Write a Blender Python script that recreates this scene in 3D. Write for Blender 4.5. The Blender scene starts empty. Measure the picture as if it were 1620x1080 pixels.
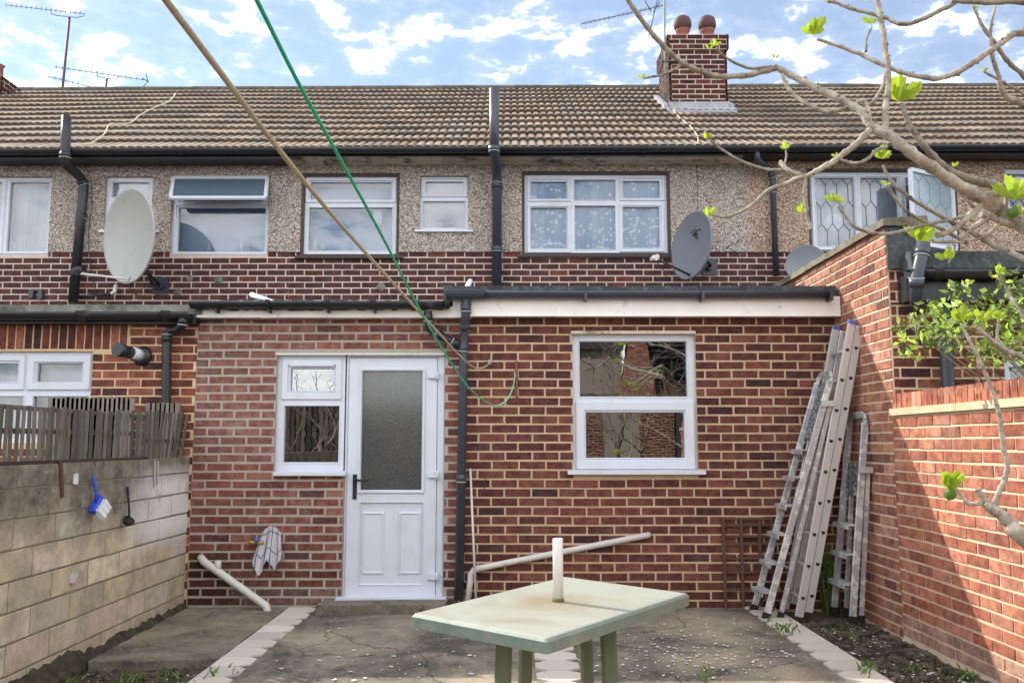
import bpy, math, random
from mathutils import Vector, Matrix, noise
R = math.radians
scene = bpy.context.scene
col = scene.collection
rng = random.Random(7)

# ---------------------------------------------------------------- camera
F, PITCH, HCAM = 1380.0, R(6.61), 1.33
cam_d = bpy.data.cameras.new('camera')
cam_d.sensor_width = 36.0
cam_d.lens = F / 1620 * 36
cam_d.clip_end = 2000
cam_d.clip_start = 0.05
cam = bpy.data.objects.new('camera', cam_d)
col.objects.link(cam)
cam.location = (0, 0, HCAM)
cam.rotation_euler = (R(90) + PITCH, 0, 0)
scene.camera = cam

# ---------------------------------------------------------------- light
SUN = Vector((-.26, .198, .248)).normalized()
SKY_S, CLOUD_S, SUN_S, EXPO = 0.085, 1.4, 3.05, 1.02
w = bpy.data.worlds.new('World')
scene.world = w
w.use_nodes = True
nt = w.node_tree
nt.nodes.clear()
def N(nt, t, **kw):
    n = nt.nodes.new(t)
    for k, v in kw.items():
        setattr(n, k, v)
    return n
def ramp(nt, src, stops, interp='LINEAR'):
    r = N(nt, 'ShaderNodeValToRGB')
    r.color_ramp.interpolation = interp
    e = r.color_ramp.elements
    while len(e) < len(stops):
        e.new(0.5)
    for i, (p, c) in enumerate(stops):
        e[i].position = p
        e[i].color = (c, c, c, 1) if isinstance(c, (int, float)) else (*c, 1)
    nt.links.new(src, r.inputs[0])
    return r.outputs[0]
def world_nodes():
    L = nt.links.new
    out = N(nt, 'ShaderNodeOutputWorld')
    sky = N(nt, 'ShaderNodeTexSky', sky_type='NISHITA')
    sky.sun_disc = False
    sky.sun_elevation = math.asin(SUN.z)
    sky.sun_rotation = math.atan2(SUN.x, SUN.y) % (2 * math.pi)
    sky.air_density = 1.0
    sky.dust_density = 0.1
    sky.ozone_density = 1.6
    b1 = N(nt, 'ShaderNodeBackground')
    b1.inputs[1].default_value = SKY_S
    L(sky.outputs[0], b1.inputs[0])
    tc = N(nt, 'ShaderNodeTexCoord')
    mp = N(nt, 'ShaderNodeMapping')
    mp.inputs['Scale'].default_value = (1.0, 1.0, 2.1)
    mp.inputs['Location'].default_value = (3.1, 0.4, 0.75)
    L(tc.outputs['Generated'], mp.inputs[0])
    n1 = N(nt, 'ShaderNodeTexNoise')
    n1.inputs['Scale'].default_value = 19
    n1.inputs['Detail'].default_value = 7
    n1.inputs['Roughness'].default_value = 0.60
    L(mp.outputs[0], n1.inputs[0])
    n2 = N(nt, 'ShaderNodeTexNoise')
    n2.inputs['Scale'].default_value = 8
    n2.inputs['Detail'].default_value = 2
    L(mp.outputs[0], n2.inputs[0])
    ad = N(nt, 'ShaderNodeMath', operation='MULTIPLY_ADD')
    ad.inputs[1].default_value = 0.40
    L(n2.outputs[0], ad.inputs[0])
    L(n1.outputs[0], ad.inputs[2])
    # clouds sparse over the roofs; thicker cover added behind the camera as fill light
    sx = N(nt, 'ShaderNodeSeparateXYZ')
    L(tc.outputs['Generated'], sx.inputs[0])
    sh = N(nt, 'ShaderNodeMath', operation='MULTIPLY_ADD')
    sh.inputs[1].default_value = -0.13
    L(sx.outputs[1], sh.inputs[0])
    L(ad.outputs[0], sh.inputs[2])
    m = ramp(nt, sh.outputs[0], [(0.0, 0.06), (0.50, .08), (0.612, 0.12), (0.67, 0.34), (.73, .66), (.85, .9)])
    b2 = N(nt, 'ShaderNodeBackground')
    b2.inputs[0].default_value = (0.98, 0.985, 1.0, 1)
    b2.inputs[1].default_value = CLOUD_S
    mx = N(nt, 'ShaderNodeMixShader')
    L(m, mx.inputs[0])
    L(b1.outputs[0], mx.inputs[1])
    L(b2.outputs[0], mx.inputs[2])
    L(mx.outputs[0], out.inputs[0])
world_nodes()
sd = bpy.data.lights.new('sun', 'SUN')
sd.energy = SUN_S
sd.angle = R(0.5)
sd.color = (1.0, 0.93, 0.83)
so = bpy.data.objects.new('sun', sd)
col.objects.link(so)
so.rotation_euler = (-SUN).to_track_quat('-Z', 'Y').to_euler()
scene.view_settings.view_transform = 'Standard'
scene.view_settings.look = 'None'
scene.view_settings.gamma = 1
scene.view_settings.exposure = EXPO
scene.cycles.max_bounces = 6
scene.cycles.transparent_max_bounces = 12

# ---------------------------------------------------------------- photo measuring helpers (distances are real)
cp, sp = math.cos(PITCH), math.sin(PITCH)
def ray(px, py):
    u, v = (px - 810) / F, (540 - py) / F
    return Vector((u, cp - v * sp, sp + v * cp))
def at(px, py, Y):
    d = ray(px, py)
    return Vector((0, 0, HCAM)) + d * (Y / d.y)
def onz(px, py, z=0.0):
    d = ray(px, py)
    return Vector((0, 0, HCAM)) + d * ((z - HCAM) / d.z)
def onx(px, py, X):
    d = ray(px, py)
    return Vector((0, 0, HCAM)) + d * (X / d.x)
YU, YE = 10.3, 7.3
XL, XR = -2.676, 2.74
YC = 6.28          # rear corner of the right neighbour's extension
EPS = 0.003

# ---------------------------------------------------------------- mesh builder
class MB:
    def __init__(s):
        s.v, s.f, s.m, s.c, s.s = [], [], [], [], []
    def face(s, idx, m=0, c=(1, 1, 1), sm=False):
        s.f.append(tuple(idx)); s.m.append(m); s.c.append(c); s.s.append(sm)
    def poly(s, pts, m=0, c=(1, 1, 1), sm=False):
        b = len(s.v)
        s.v += [tuple(p) for p in pts]
        s.face(range(b, b + len(pts)), m, c, sm)
    def hexa(s, p, m=0, c=(1, 1, 1)):          # p: 8 points, bottom ring then top ring
        b = len(s.v)
        s.v += [tuple(q) for q in p]
        for f in ((0, 3, 2, 1), (4, 5, 6, 7), (0, 1, 5, 4), (1, 2, 6, 5), (2, 3, 7, 6), (3, 0, 4, 7)):
            s.face([b + i for i in f], m, c)
    def box(s, x0, x1, y0, y1, z0, z1, m=0, c=(1, 1, 1), j=0.0):
        x0, x1 = min(x0, x1), max(x0, x1); y0, y1 = min(y0, y1), max(y0, y1); z0, z1 = min(z0, z1), max(z0, z1)
        P = [(x0, y0, z0), (x1, y0, z0), (x1, y1, z0), (x0, y1, z0), (x0, y0, z1), (x1, y0, z1), (x1, y1, z1), (x0, y1, z1)]
        if j:
            P = [tuple(a + rng.uniform(-j, j) for a in q) for q in P]
        s.hexa(P, m, c)
    def bar(s, a, b, w1, w2, up=(0, 0, 1), m=0, c=(1, 1, 1), bev=0.0):   # rectangular bar from a to b
        a, b = Vector(a), Vector(b)
        t = (b - a).normalized()
        n1 = Vector(up).cross(t)
        if n1.length < 1e-4: n1 = Vector((1, 0, 0)).cross(t)
        n1.normalize(); n2 = t.cross(n1)
        if bev:
            pr = [(-w1/2+bev, -w2/2), (w1/2-bev, -w2/2), (w1/2, -w2/2+bev), (w1/2, w2/2-bev), (w1/2-bev, w2/2), (-w1/2+bev, w2/2), (-w1/2, w2/2-bev), (-w1/2, -w2/2+bev)]
        else:
            pr = [(-w1/2, -w2/2), (w1/2, -w2/2), (w1/2, w2/2), (-w1/2, w2/2)]
        k = len(pr); bb = len(s.v)
        for q in (a, b):
            for (x, y) in pr: s.v.append(tuple(q + n1 * x + n2 * y))
        for i in range(k): s.face([bb+i, bb+(i+1)%k, bb+k+(i+1)%k, bb+k+i], m, c)
        s.face([bb+k-1-i for i in range(k)], m, c); s.face([bb+k+i for i in range(k)], m, c)
    def tube(s, pts, rad, n=10, m=0, c=(1, 1, 1), cap=True):
        pts = [Vector(p) for p in pts]
        if not hasattr(rad, '__len__'): rad = [rad] * len(pts)
        prev = None; rings = []
        for i, p in enumerate(pts):
            t = (pts[min(i+1, len(pts)-1)] - pts[max(i-1, 0)])
            if t.length < 1e-9: t = Vector((0, 0, 1))
            t.normalize()
            if prev is None:
                a = Vector((0, 0, 1)) if abs(t.z) < .9 else Vector((1, 0, 0))
                nrm = (a - t * a.dot(t)).normalized()
            else:
                nrm = (prev - t * prev.dot(t))
                nrm = nrm.normalized() if nrm.length > 1e-6 else prev
            prev = nrm; bi = t.cross(nrm)
            rings.append(len(s.v))
            for k in range(n):
                an = 2 * math.pi * k / n
                s.v.append(tuple(p + (nrm * math.cos(an) + bi * math.sin(an)) * rad[i]))
        for a, b in zip(rings, rings[1:]):
            for k in range(n): s.face([a+k, a+(k+1)%n, b+(k+1)%n, b+k], m, c, True)
        if cap:
            s.face([rings[0]+n-1-k for k in range(n)], m, c); s.face([rings[-1]+k for k in range(n)], m, c)
    def lathe(s, prof, o, axis=(0, 0, 1), n=20, m=0, c=(1, 1, 1)):      # prof: [(radius, height)]
        axis = Vector(axis).normalized(); a = Vector((0, 0, 1)) if abs(axis.z) < .9 else Vector((1, 0, 0))
        e1 = (a - axis * a.dot(axis)).normalized(); e2 = axis.cross(e1); o = Vector(o); rings = []
        for r, h in prof:
            rings.append(len(s.v))
            for k in range(n):
                an = 2*math.pi*k/n
                s.v.append(tuple(o + axis*h + (e1*math.cos(an)+e2*math.sin(an))*max(r, 1e-4)))
        for a_, b in zip(rings, rings[1:]):
            for k in range(n): s.face([a_+k, a_+(k+1)%n, b+(k+1)%n, b+k], m, c, True)
        s.face([rings[0]+n-1-k for k in range(n)], m, c); s.face([rings[-1]+k for k in range(n)], m, c)
    def extx(s, prof, x0, x1, seg=1, j=0.0, m=0, c=(1, 1, 1), sm=False):  # closed (y,z) profile run along x
        k = len(prof); rings = []
        for i in range(seg+1):
            x = x0 + (x1-x0)*i/seg; rings.append(len(s.v))
            for (y, z) in prof: s.v.append((x, y+rng.uniform(-j, j), z+rng.uniform(-j, j)))
        for a, b in zip(rings, rings[1:]):
            for q in range(k): s.face([a+q, a+(q+1)%k, b+(q+1)%k, b+q], m, c, sm)
        s.face([rings[0]+k-1-q for q in range(k)], m, c); s.face([rings[-1]+q for q in range(k)], m, c)
    def build(s, name, mats, parent=None, label=None):
        me = bpy.data.meshes.new(name)
        off = Vector((0, 0, 0))
        if parent is not None:
            p = parent
            while p is not None: off = off + p.location; p = p.parent
        me.from_pydata([tuple(Vector(q) - off) for q in s.v], [], s.f)
        if not isinstance(mats, (list, tuple)): mats = [mats]
        for mt in mats: me.materials.append(mt)
        me.polygons.foreach_set('material_index', s.m)
        me.polygons.foreach_set('use_smooth', s.s)
        ca = me.color_attributes.new('Col', 'FLOAT_COLOR', 'CORNER')
        flat = []
        for f, c in zip(s.f, s.c):
            flat += [c[0], c[1], c[2], 1.0] * len(f)
        ca.data.foreach_set('color', flat)
        me.update()
        o = bpy.data.objects.new(name, me)
        col.objects.link(o)
        if parent is not None: o.parent = parent
        if label: o['label'] = label
        return o
def thing(name, label, cat, loc=(0, 0, 0), group=None):
    o = bpy.data.objects.new(name, None); o.empty_display_size = .1
    col.objects.link(o); o.location = loc
    tag(o, label, cat, group); return o
def tag(o, label, cat, group=None):
    o['label'] = label; o['category'] = cat
    if group: o['group'] = group
    return o
def structure(o): o['kind'] = 'structure'; return o
def stuff(o, label, cat): o['kind'] = 'stuff'; o['label'] = label; o['category'] = cat; return o

# ---------------------------------------------------------------- materials
def newmat(name):
    m = bpy.data.materials.new(name); m.use_nodes = True
    nt = m.node_tree; nt.nodes.clear()
    out = N(nt, 'ShaderNodeOutputMaterial'); b = N(nt, 'ShaderNodeBsdfPrincipled')
    nt.links.new(b.outputs[0], out.inputs[0])
    tc = N(nt, 'ShaderNodeTexCoord')
    return m, nt, b, tc
def tex(nt, tc, scale, detail=4, rough=.55, sc=(1, 1, 1), dist=0):
    mp = N(nt, 'ShaderNodeMapping'); mp.inputs['Scale'].default_value = sc
    nt.links.new(tc.outputs['Object'], mp.inputs[0])
    n = N(nt, 'ShaderNodeTexNoise'); n.inputs['Scale'].default_value = scale
    n.inputs['Detail'].default_value = detail; n.inputs['Roughness'].default_value = rough
    n.inputs['Distortion'].default_value = dist
    nt.links.new(mp.outputs[0], n.inputs[0]); return n.outputs[0]
def mixc(nt, fac, a, b, mode='MIX'):
    m = N(nt, 'ShaderNodeMix', data_type='RGBA', blend_type=mode)
    for i, s in ((0, fac), (6, a), (7, b)):
        if isinstance(s, (int, float)): m.inputs[i].default_value = s
        elif isinstance(s, tuple): m.inputs[i].default_value = (*s, 1)
        else: nt.links.new(s, m.inputs[i])
    return m.outputs[2]
def bump(nt, b, h, dist=.005, strength=.6):
    n = N(nt, 'ShaderNodeBump'); n.inputs['Distance'].default_value = dist; n.inputs['Strength'].default_value = strength
    nt.links.new(h, n.inputs['Height']); nt.links.new(n.outputs[0], b.inputs['Normal'])
def colnode(nt):
    a = N(nt, 'ShaderNodeAttribute'); a.attribute_name = 'Col'; return a.outputs[0]
def simple(name, c, rough=.5, metal=0, var=.15, scale=20, dirt=None, dirt_sc=4, dirt_lo=.55, dirt_hi=.7, bmp=0, attr=False, spec=.5):
    m, nt, b, tc = newmat(name)
    base = colnode(nt) if attr else None
    n = tex(nt, tc, scale)
    lo = tuple(x*(1-var) for x in c); hi = tuple(min(1, x*(1+var)) for x in c)
    cc = mixc(nt, n, lo, hi)
    if attr: cc = mixc(nt, 1.0, cc, base, 'MULTIPLY')
    if dirt:
        d = ramp(nt, tex(nt, tc, dirt_sc, 6, .65), [(dirt_lo, 0.0), (dirt_hi, 1.0)])
        cc = mixc(nt, d, cc, dirt)
    nt.links.new(cc, b.inputs['Base Color'])
    b.inputs['Roughness'].default_value = rough; b.inputs['Metallic'].default_value = metal
    b.inputs['Specular IOR Level'].default_value = spec
    if bmp: bump(nt, b, n, bmp)
    return m
def brick_mat(name, stain=(.5, .46, .42), amount=.15):
    m, nt, b, tc = newmat(name)
    c = colnode(nt)
    n = tex(nt, tc, 14, 5, .6)
    c = mixc(nt, ramp(nt, n, [(.42, .0), (.60, .75)]), c, mixc(nt, 1.0, c, (.50, .44, .50), 'MULTIPLY'))
    c = mixc(nt, ramp(nt, tex(nt, tc, 60, 4, .7), [(.35, 0.0), (.75, .45)]), c, mixc(nt, 1.0, c, (1.6, 1.5, 1.45), 'MULTIPLY'))
    c = mixc(nt, ramp(nt, tex(nt, tc, .9, 6, .65), [(.35, .55), (.6, 0.0)]), c, mixc(nt, 1.0, c, (.62, .60, .62), 'MULTIPLY'))
    s = ramp(nt, tex(nt, tc, 3.0, 8, .72), [(.56, 0.0), (.78, 1.0)])
    sm = N(nt, 'ShaderNodeMath', operation='MULTIPLY'); sm.inputs[1].default_value = amount
    nt.links.new(s, sm.inputs[0])
    c = mixc(nt, sm.outputs[0], c, stain)
    nt.links.new(c, b.inputs['Base Color'])
    b.inputs['Roughness'].default_value = .88; b.inputs['Specular IOR Level'].default_value = .25
    bump(nt, b, tex(nt, tc, 90, 4, .7), .004, .7)
    return m
def mortar_mat(name, c, stain=.4):
    m, nt, b, tc = newmat(name)
    cc = mixc(nt, tex(nt, tc, 6, 6, .7), tuple(x*.72 for x in c), tuple(min(1, x*1.25) for x in c))
    d = ramp(nt, tex(nt, tc, 1.7, 6, .7), [(.5, 0.0), (.75, stain)])
    cc = mixc(nt, d, cc, (.10, .085, .075))
    nt.links.new(cc, b.inputs['Base Color']); b.inputs['Roughness'].default_value = .95
    b.inputs['Specular IOR Level'].default_value = .2
    bump(nt, b, tex(nt, tc, 120, 3), .003, .6)
    return m
def pebble_mat(name, tone, patch):
    m, nt, b, tc = newmat(name)
    v = N(nt, 'ShaderNodeTexVoronoi'); v.inputs['Scale'].default_value = 95
    nt.links.new(tc.outputs['Object'], v.inputs[0])
    sep = N(nt, 'ShaderNodeSeparateColor'); nt.links.new(v.outputs['Color'], sep.inputs[0])
    c = ramp(nt, sep.outputs[0], [(0, (.045, .035, .030)), (.16, (.13, .10, .08)), (.34, (.29, .24, .205)), (.65, (.36, .31, .275)), (.9, (.58, .54, .50)), (1, (.66, .62, .58))])
    c = mixc(nt, 1.0, c, tone, 'MULTIPLY')
    c = mixc(nt, ramp(nt, tex(nt, tc, 1.3, 6, .65, (1, 1, 1.6)), [(.5, 0.0), (.72, .5)]), c, patch)
    c = mixc(nt, ramp(nt, tex(nt, tc, 3.4, 5, .6, (1, 1, .35)), [(.58, 0.0), (.85, .35)]), c, (.17, .14, .12))
    nt.links.new(c, b.inputs['Base Color']); b.inputs['Roughness'].default_value = .9
    bump(nt, b, v.outputs['Distance'], .012, .9)
    return m
def concrete_mat(name, c, dark, pale, lo=.42, hi=.62, sc=1.6, bm=.004):
    m, nt, b, tc = newmat(name)
    cc = mixc(nt, ramp(nt, tex(nt, tc, sc, 8, .68, dist=.4), [(lo, 0.0), (hi, 1.0)]), c, dark)
    cc = mixc(nt, ramp(nt, tex(nt, tc, 22, 6, .75), [(.52, 0.0), (.72, .6)]), cc, pale)
    cc = mixc(nt, ramp(nt, tex(nt, tc, 70, 4, .7), [(.3, .5), (.55, 0.0)]), cc, tuple(x*.4 for x in dark))
    cc = mixc(nt, ramp(nt, tex(nt, tc, sc*3.3, 7, .75), [(.50, 0.0), (.66, .7)]), cc, tuple(.45*a+.55*b for a, b in zip(c, dark)))
    nt.links.new(cc, b.inputs['Base Color']); b.inputs['Roughness'].default_value = .9
    b.inputs['Specular IOR Level'].default_value = .25
    bump(nt, b, tex(nt, tc, 60, 8, .7), bm, .7)
    return m
def glass_mat(name, refl=.18, tint=(.9, .95, 1.0), rough=0.0, wave=0.0):
    m = bpy.data.materials.new(name); m.use_nodes = True; nt = m.node_tree; nt.nodes.clear()
    out = N(nt, 'ShaderNodeOutputMaterial'); g = N(nt, 'ShaderNodeBsdfGlossy'); g.inputs['Roughness'].default_value = rough
    t = N(nt, 'ShaderNodeBsdfTransparent'); t.inputs[0].default_value = (*tint, 1)
    fr = N(nt, 'ShaderNodeFresnel'); fr.inputs[0].default_value = 1.5
    mm = N(nt, 'ShaderNodeMath', operation='ADD'); mm.inputs[1].default_value = refl; nt.links.new(fr.outputs[0], mm.inputs[0])
    mx = N(nt, 'ShaderNodeMixShader')
    nt.links.new(mm.outputs[0], mx.inputs[0]); nt.links.new(t.outputs[0], mx.inputs[1]); nt.links.new(g.outputs[0], mx.inputs[2])
    nt.links.new(mx.outputs[0], out.inputs[0])
    if wave:
        tc = N(nt, 'ShaderNodeTexCoord'); n = tex(nt, tc, wave, 3)
        bp = N(nt, 'ShaderNodeBump'); bp.inputs['Distance'].default_value = .004; bp.inputs['Strength'].default_value = .07
        nt.links.new(n, bp.inputs['Height']); nt.links.new(bp.outputs[0], g.inputs['Normal'])
    return m
M = {}
M['brick_up'] = brick_mat('dark brown brick', amount=.15)
M['brick_ext'] = brick_mat('red brown brick', amount=.14)
M['brick_pink'] = brick_mat('washed red brick', (.56, .52, .50), .5)
M['brick_side'] = brick_mat('orange red brick', (.62, .50, .42), .3)
M['brick_left'] = brick_mat('mixed red brick', amount=.12)
M['brick_chim'] = brick_mat('chimney brick', amount=.08)
M['mortar_up'] = mortar_mat('pinkish mortar', (.62, .50, .43), .15)
M['mortar_ext'] = mortar_mat('sandy mortar', (.56, .415, .27), .2)
M['mortar_pink'] = mortar_mat('grey mortar', (.42, .365, .31), .15)
M['mortar_side'] = mortar_mat('cream mortar', (.70, .54, .38), .08)
M['mortar_left'] = mortar_mat('yellow mortar', (.68, .49, .29), .1)
M['pebble'] = pebble_mat('grey pebbledash', (1.30, 1.26, 1.24), (.40, .34, .29))
M['pebble_warm'] = pebble_mat('weathered brown pebbledash', (1.35, 1.12, .94), (.45, .33, .24))
M['pvc'] = simple('white plastic', (.64, .68, .76), .32, var=.02, scale=3, dirt=(.50, .50, .48), dirt_sc=3, dirt_lo=.52, dirt_hi=.95)
M['pvc_old'] = simple('old white paint', (.62, .60, .56), .5, var=.1, dirt=(.30, .25, .19), dirt_sc=9, dirt_lo=.6, dirt_hi=.8)
M['fascia_w'] = simple('peeling white paint', (.88, .85, .80), .6, var=.1, scale=6, dirt=(.30, .20, .13), dirt_sc=7, dirt_lo=.60, dirt_hi=.76)
M['cream'] = simple('weathered cream timber', (.62, .53, .43), .7, var=.3, scale=8, dirt=(.10, .07, .05), dirt_sc=5, dirt_lo=.5, dirt_hi=.65)
M['black'] = simple('black plastic', (.016, .017, .021), .38, var=.3, scale=5, dirt=(.10, .10, .11), dirt_sc=6, dirt_lo=.62, dirt_hi=.85)
M['grey_pipe'] = simple('slate grey plastic', (.045, .052, .068), .4, var=.2, scale=5, dirt=(.14, .14, .15), dirt_sc=9, dirt_lo=.62, dirt_hi=.85)
M['seal'] = simple('grey joint ring', (.30, .31, .33), .6)
M['brown'] = simple('dark brown stained timber', (.045, .027, .024), .55, var=.3)
M['dark'] = simple('unlit room', (.022, .021, .022), .9)
M['felt'] = concrete_mat('roofing felt', (.085, .095, .10), (.035, .04, .042), (.26, .26, .23), .4, .6, 3.0)
M['felt_pale'] = concrete_mat('pale grey felt', (.22, .215, .19), (.08, .08, .07), (.35, .34, .30), .45, .62, 4.0)
M['lead'] = concrete_mat('lead flashing', (.42, .43, .46), (.24, .25, .27), (.60, .60, .62), .45, .7, 5)
M['stone'] = concrete_mat('weathered coping stone', (.25, .22, .16), (.09, .08, .06), (.36, .33, .26), .42, .66, 3)
M['stone_pale'] = concrete_mat('pale sandstone band', (.62, .50, .33), (.44, .33, .20), (.68, .60, .46), .5, .8, 3)
def add_cracks(m):
    nt = m.node_tree; b = next(n for n in nt.nodes if n.type == 'BSDF_PRINCIPLED'); tc = next(n for n in nt.nodes if n.type == 'TEX_COORD')
    src = b.inputs['Base Color'].links[0].from_socket
    wv = N(nt, 'ShaderNodeVectorMath', operation='MULTIPLY_ADD'); nz = N(nt, 'ShaderNodeTexNoise'); nz.inputs['Scale'].default_value = 3.0; nz.inputs['Detail'].default_value = 6
    nt.links.new(tc.outputs['Object'], nz.inputs[0]); nt.links.new(nz.outputs[1], wv.inputs[0]); wv.inputs[1].default_value = (.35, .35, .35); nt.links.new(tc.outputs['Object'], wv.inputs[2])
    v = N(nt, 'ShaderNodeTexVoronoi', feature='DISTANCE_TO_EDGE'); v.inputs['Scale'].default_value = .8; nt.links.new(wv.outputs[0], v.inputs[0])
    c = mixc(nt, ramp(nt, v.outputs['Distance'], [(.0, .85), (.007, 0.0)]), src, (.03, .027, .022))
    g = ramp(nt, tex(nt, tc, 2.7, 7, .7), [(.56, 0.0), (.72, .5)]); c = mixc(nt, g, c, (.07, .075, .035))
    nt.links.new(c, b.inputs['Base Color']); return m
M['concrete'] = concrete_mat('stained concrete', (.36, .305, .23), (.080, .073, .064), (.46, .41, .33), .37, .58, 1.15)
M['concrete2'] = concrete_mat('slab concrete', (.36, .305, .22), (.095, .085, .072), (.44, .39, .30), .38, .62, 1.1)
for k_ in ('concrete', 'concrete2'): add_cracks(M[k_])
M['soil'] = concrete_mat('bare soil', (.13, .10, .075), (.045, .036, .028), (.34, .28, .22), .4, .6, 7, .02)
M['soil_pale'] = concrete_mat('stony dry soil', (.19, .15, .11), (.07, .055, .04), (.42, .36, .30), .4, .6, 8, .02)
M['block'] = None
M['tile_pale'] = simple('pale paving tile', (.58, .54, .48), .7, var=.1, scale=5, attr=True, dirt=(.28, .25, .21), dirt_sc=7, dirt_lo=.62, dirt_hi=.85)
M['alu'] = simple('paint-spattered aluminium', (.44, .44, .455), .45, .35, var=.22, scale=26, dirt=(.72, .72, .70), dirt_sc=14, dirt_lo=.50, dirt_hi=.58)
M['alu_clean'] = simple('brushed aluminium', (.56, .545, .53), .42, .3, var=.08, scale=10, dirt=(.40, .39, .38), dirt_sc=10, dirt_lo=.58, dirt_hi=.72)
M['alu_dark'] = simple('spattered dark platform', (.10, .105, .115), .55, .2, var=.3, scale=20, dirt=(.55, .55, .53), dirt_sc=38, dirt_lo=.53, dirt_hi=.60)
M['rubber'] = simple('black rubber', (.012, .012, .013), .7)
M['blue_cap'] = simple('blue end cap', (.08, .14, .42), .5)
M['rust'] = simple('rusty iron', (.11, .050, .033), .85, var=.4, scale=40)
M['rust_bright'] = simple('bright rust', (.22, .085, .03), .85, var=.5, scale=60)
def table_mat():
    m, nt, b, tc = newmat('weathered pale green plastic')
    c = mixc(nt, ramp(nt, tex(nt, tc, 3.2, 6, .6, dist=.8), [(.45, 0.0), (.75, .8)]), (.325, .335, .28), (.24, .195, .13))
    c = mixc(nt, ramp(nt, tex(nt, tc, 60, 3, .6, (1, .08, 1)), [(.62, 0.0), (.70, .35)]), c, (.30, .29, .22))
    c = mixc(nt, ramp(nt, tex(nt, tc, 1.1, 3), [(.4, 0.0), (.7, .5)]), c, (.28, .31, .26))
    ds = N(nt, 'ShaderNodeVectorMath', operation='DISTANCE'); ds.inputs[1].default_value = (-.05, .02, .70); nt.links.new(tc.outputs['Object'], ds.inputs[0])
    sb = N(nt, 'ShaderNodeMath', operation='MULTIPLY_ADD'); sb.inputs[1].default_value = .5; nt.links.new(tex(nt, tc, 6, 6, .65, (1, .5, 1)), sb.inputs[0]); nt.links.new(ds.outputs['Value'], sb.inputs[2])
    c = mixc(nt, ramp(nt, sb.outputs[0], [(.26, .75), (.50, 0.0)]), c, (.25, .19, .10))
    nt.links.new(c, b.inputs['Base Color']); b.inputs['Roughness'].default_value = .5
    bump(nt, b, tex(nt, tc, 80, 3), .0006, .5); return m
M['table'] = table_mat()
M['table_edge'] = simple('faded green plastic', (.17, .225, .185), .5, var=.2, scale=15, dirt=(.28, .28, .22), dirt_sc=8, dirt_lo=.5, dirt_hi=.75)
M['table_leg'] = simple('olive green plastic', (.135, .155, .095), .5, var=.12, scale=8)
M['white_pole'] = simple('chipped white enamel', (.70, .69, .65), .4, var=.05, dirt=(.28, .22, .10), dirt_sc=14, dirt_lo=.62, dirt_hi=.72)
M['dish_grey'] = simple('pale grey dish paint', (.40, .40, .385), .45, var=.05, scale=6, dirt=(.33, .32, .30), dirt_sc=5, dirt_lo=.55, dirt_hi=.8)
M['dish_dark'] = simple('slate dish paint', (.19, .21, .245), .5, var=.08, scale=6, dirt=(.20, .21, .22), dirt_sc=5, dirt_lo=.5, dirt_hi=.8)
M['aerial'] = simple('weathered aerial metal', (.09, .085, .095), .5, .5)
M['mast'] = simple('purple brown mast', (.075, .03, .045), .6)
M['mast_green'] = simple('greenish mast', (.16, .22, .16), .6)
M['rope_tan'] = simple('tan braided rope', (.40, .33, .22), .9, var=.5, scale=160)
M['rope_green'] = simple('green plastic line', (.0, .42, .19), .5, var=.2, scale=120)
M['string'] = simple('pale string', (.60, .57, .42), .8)
M['blue_pl'] = simple('blue brush plastic', (.015, .07, .52), .35)
M['bristle'] = simple('white bristle', (.72, .74, .78), .8, var=.2, scale=150)
M['brass'] = simple('brass and yellow paint', (.42, .30, .06), .4, .6)
M['chim_pot'] = simple('terracotta pot', (.22, .085, .058), .8, var=.3, scale=12)
M['cowl'] = simple('dark cowl', (.075, .035, .03), .7, var=.3)
M['petal'] = simple('fallen petals', (.66, .64, .60), .7, var=.25, scale=9)
M['weed'] = simple('weed leaves', (.10, .17, .03), .7, var=.5, scale=30)
M['moss'] = concrete_mat('damp moss', (.10, .085, .055), (.04, .036, .025), (.16, .15, .08), .4, .6, 9, .03)
M['bark'] = None
M['glass'] = glass_mat('window glass', .13, (.84, .90, .97))
M['glass_clear'] = glass_mat('clear window glass', .05, (.92, .95, .98))
M['glass_dark'] = glass_mat('ground floor glass', .36, (.4, .4, .4), wave=3.5)
M['glass_soft'] = glass_mat('rippled window glass', .42, (.55, .58, .62), .02, wave=9)
M['sash_glass'] = simple('tinted sash glass', (.10, .14, .18), .08, var=.05)
M['frost'] = simple('frosted blue glass backing', (.36, .46, .60), .6, var=.10, scale=2)
M['frost_lilac'] = simple('milky window film', (.62, .56, .58), .6, var=.12, scale=3)
M['lead_line'] = simple('lead came', (.12, .17, .20), .5)

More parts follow.
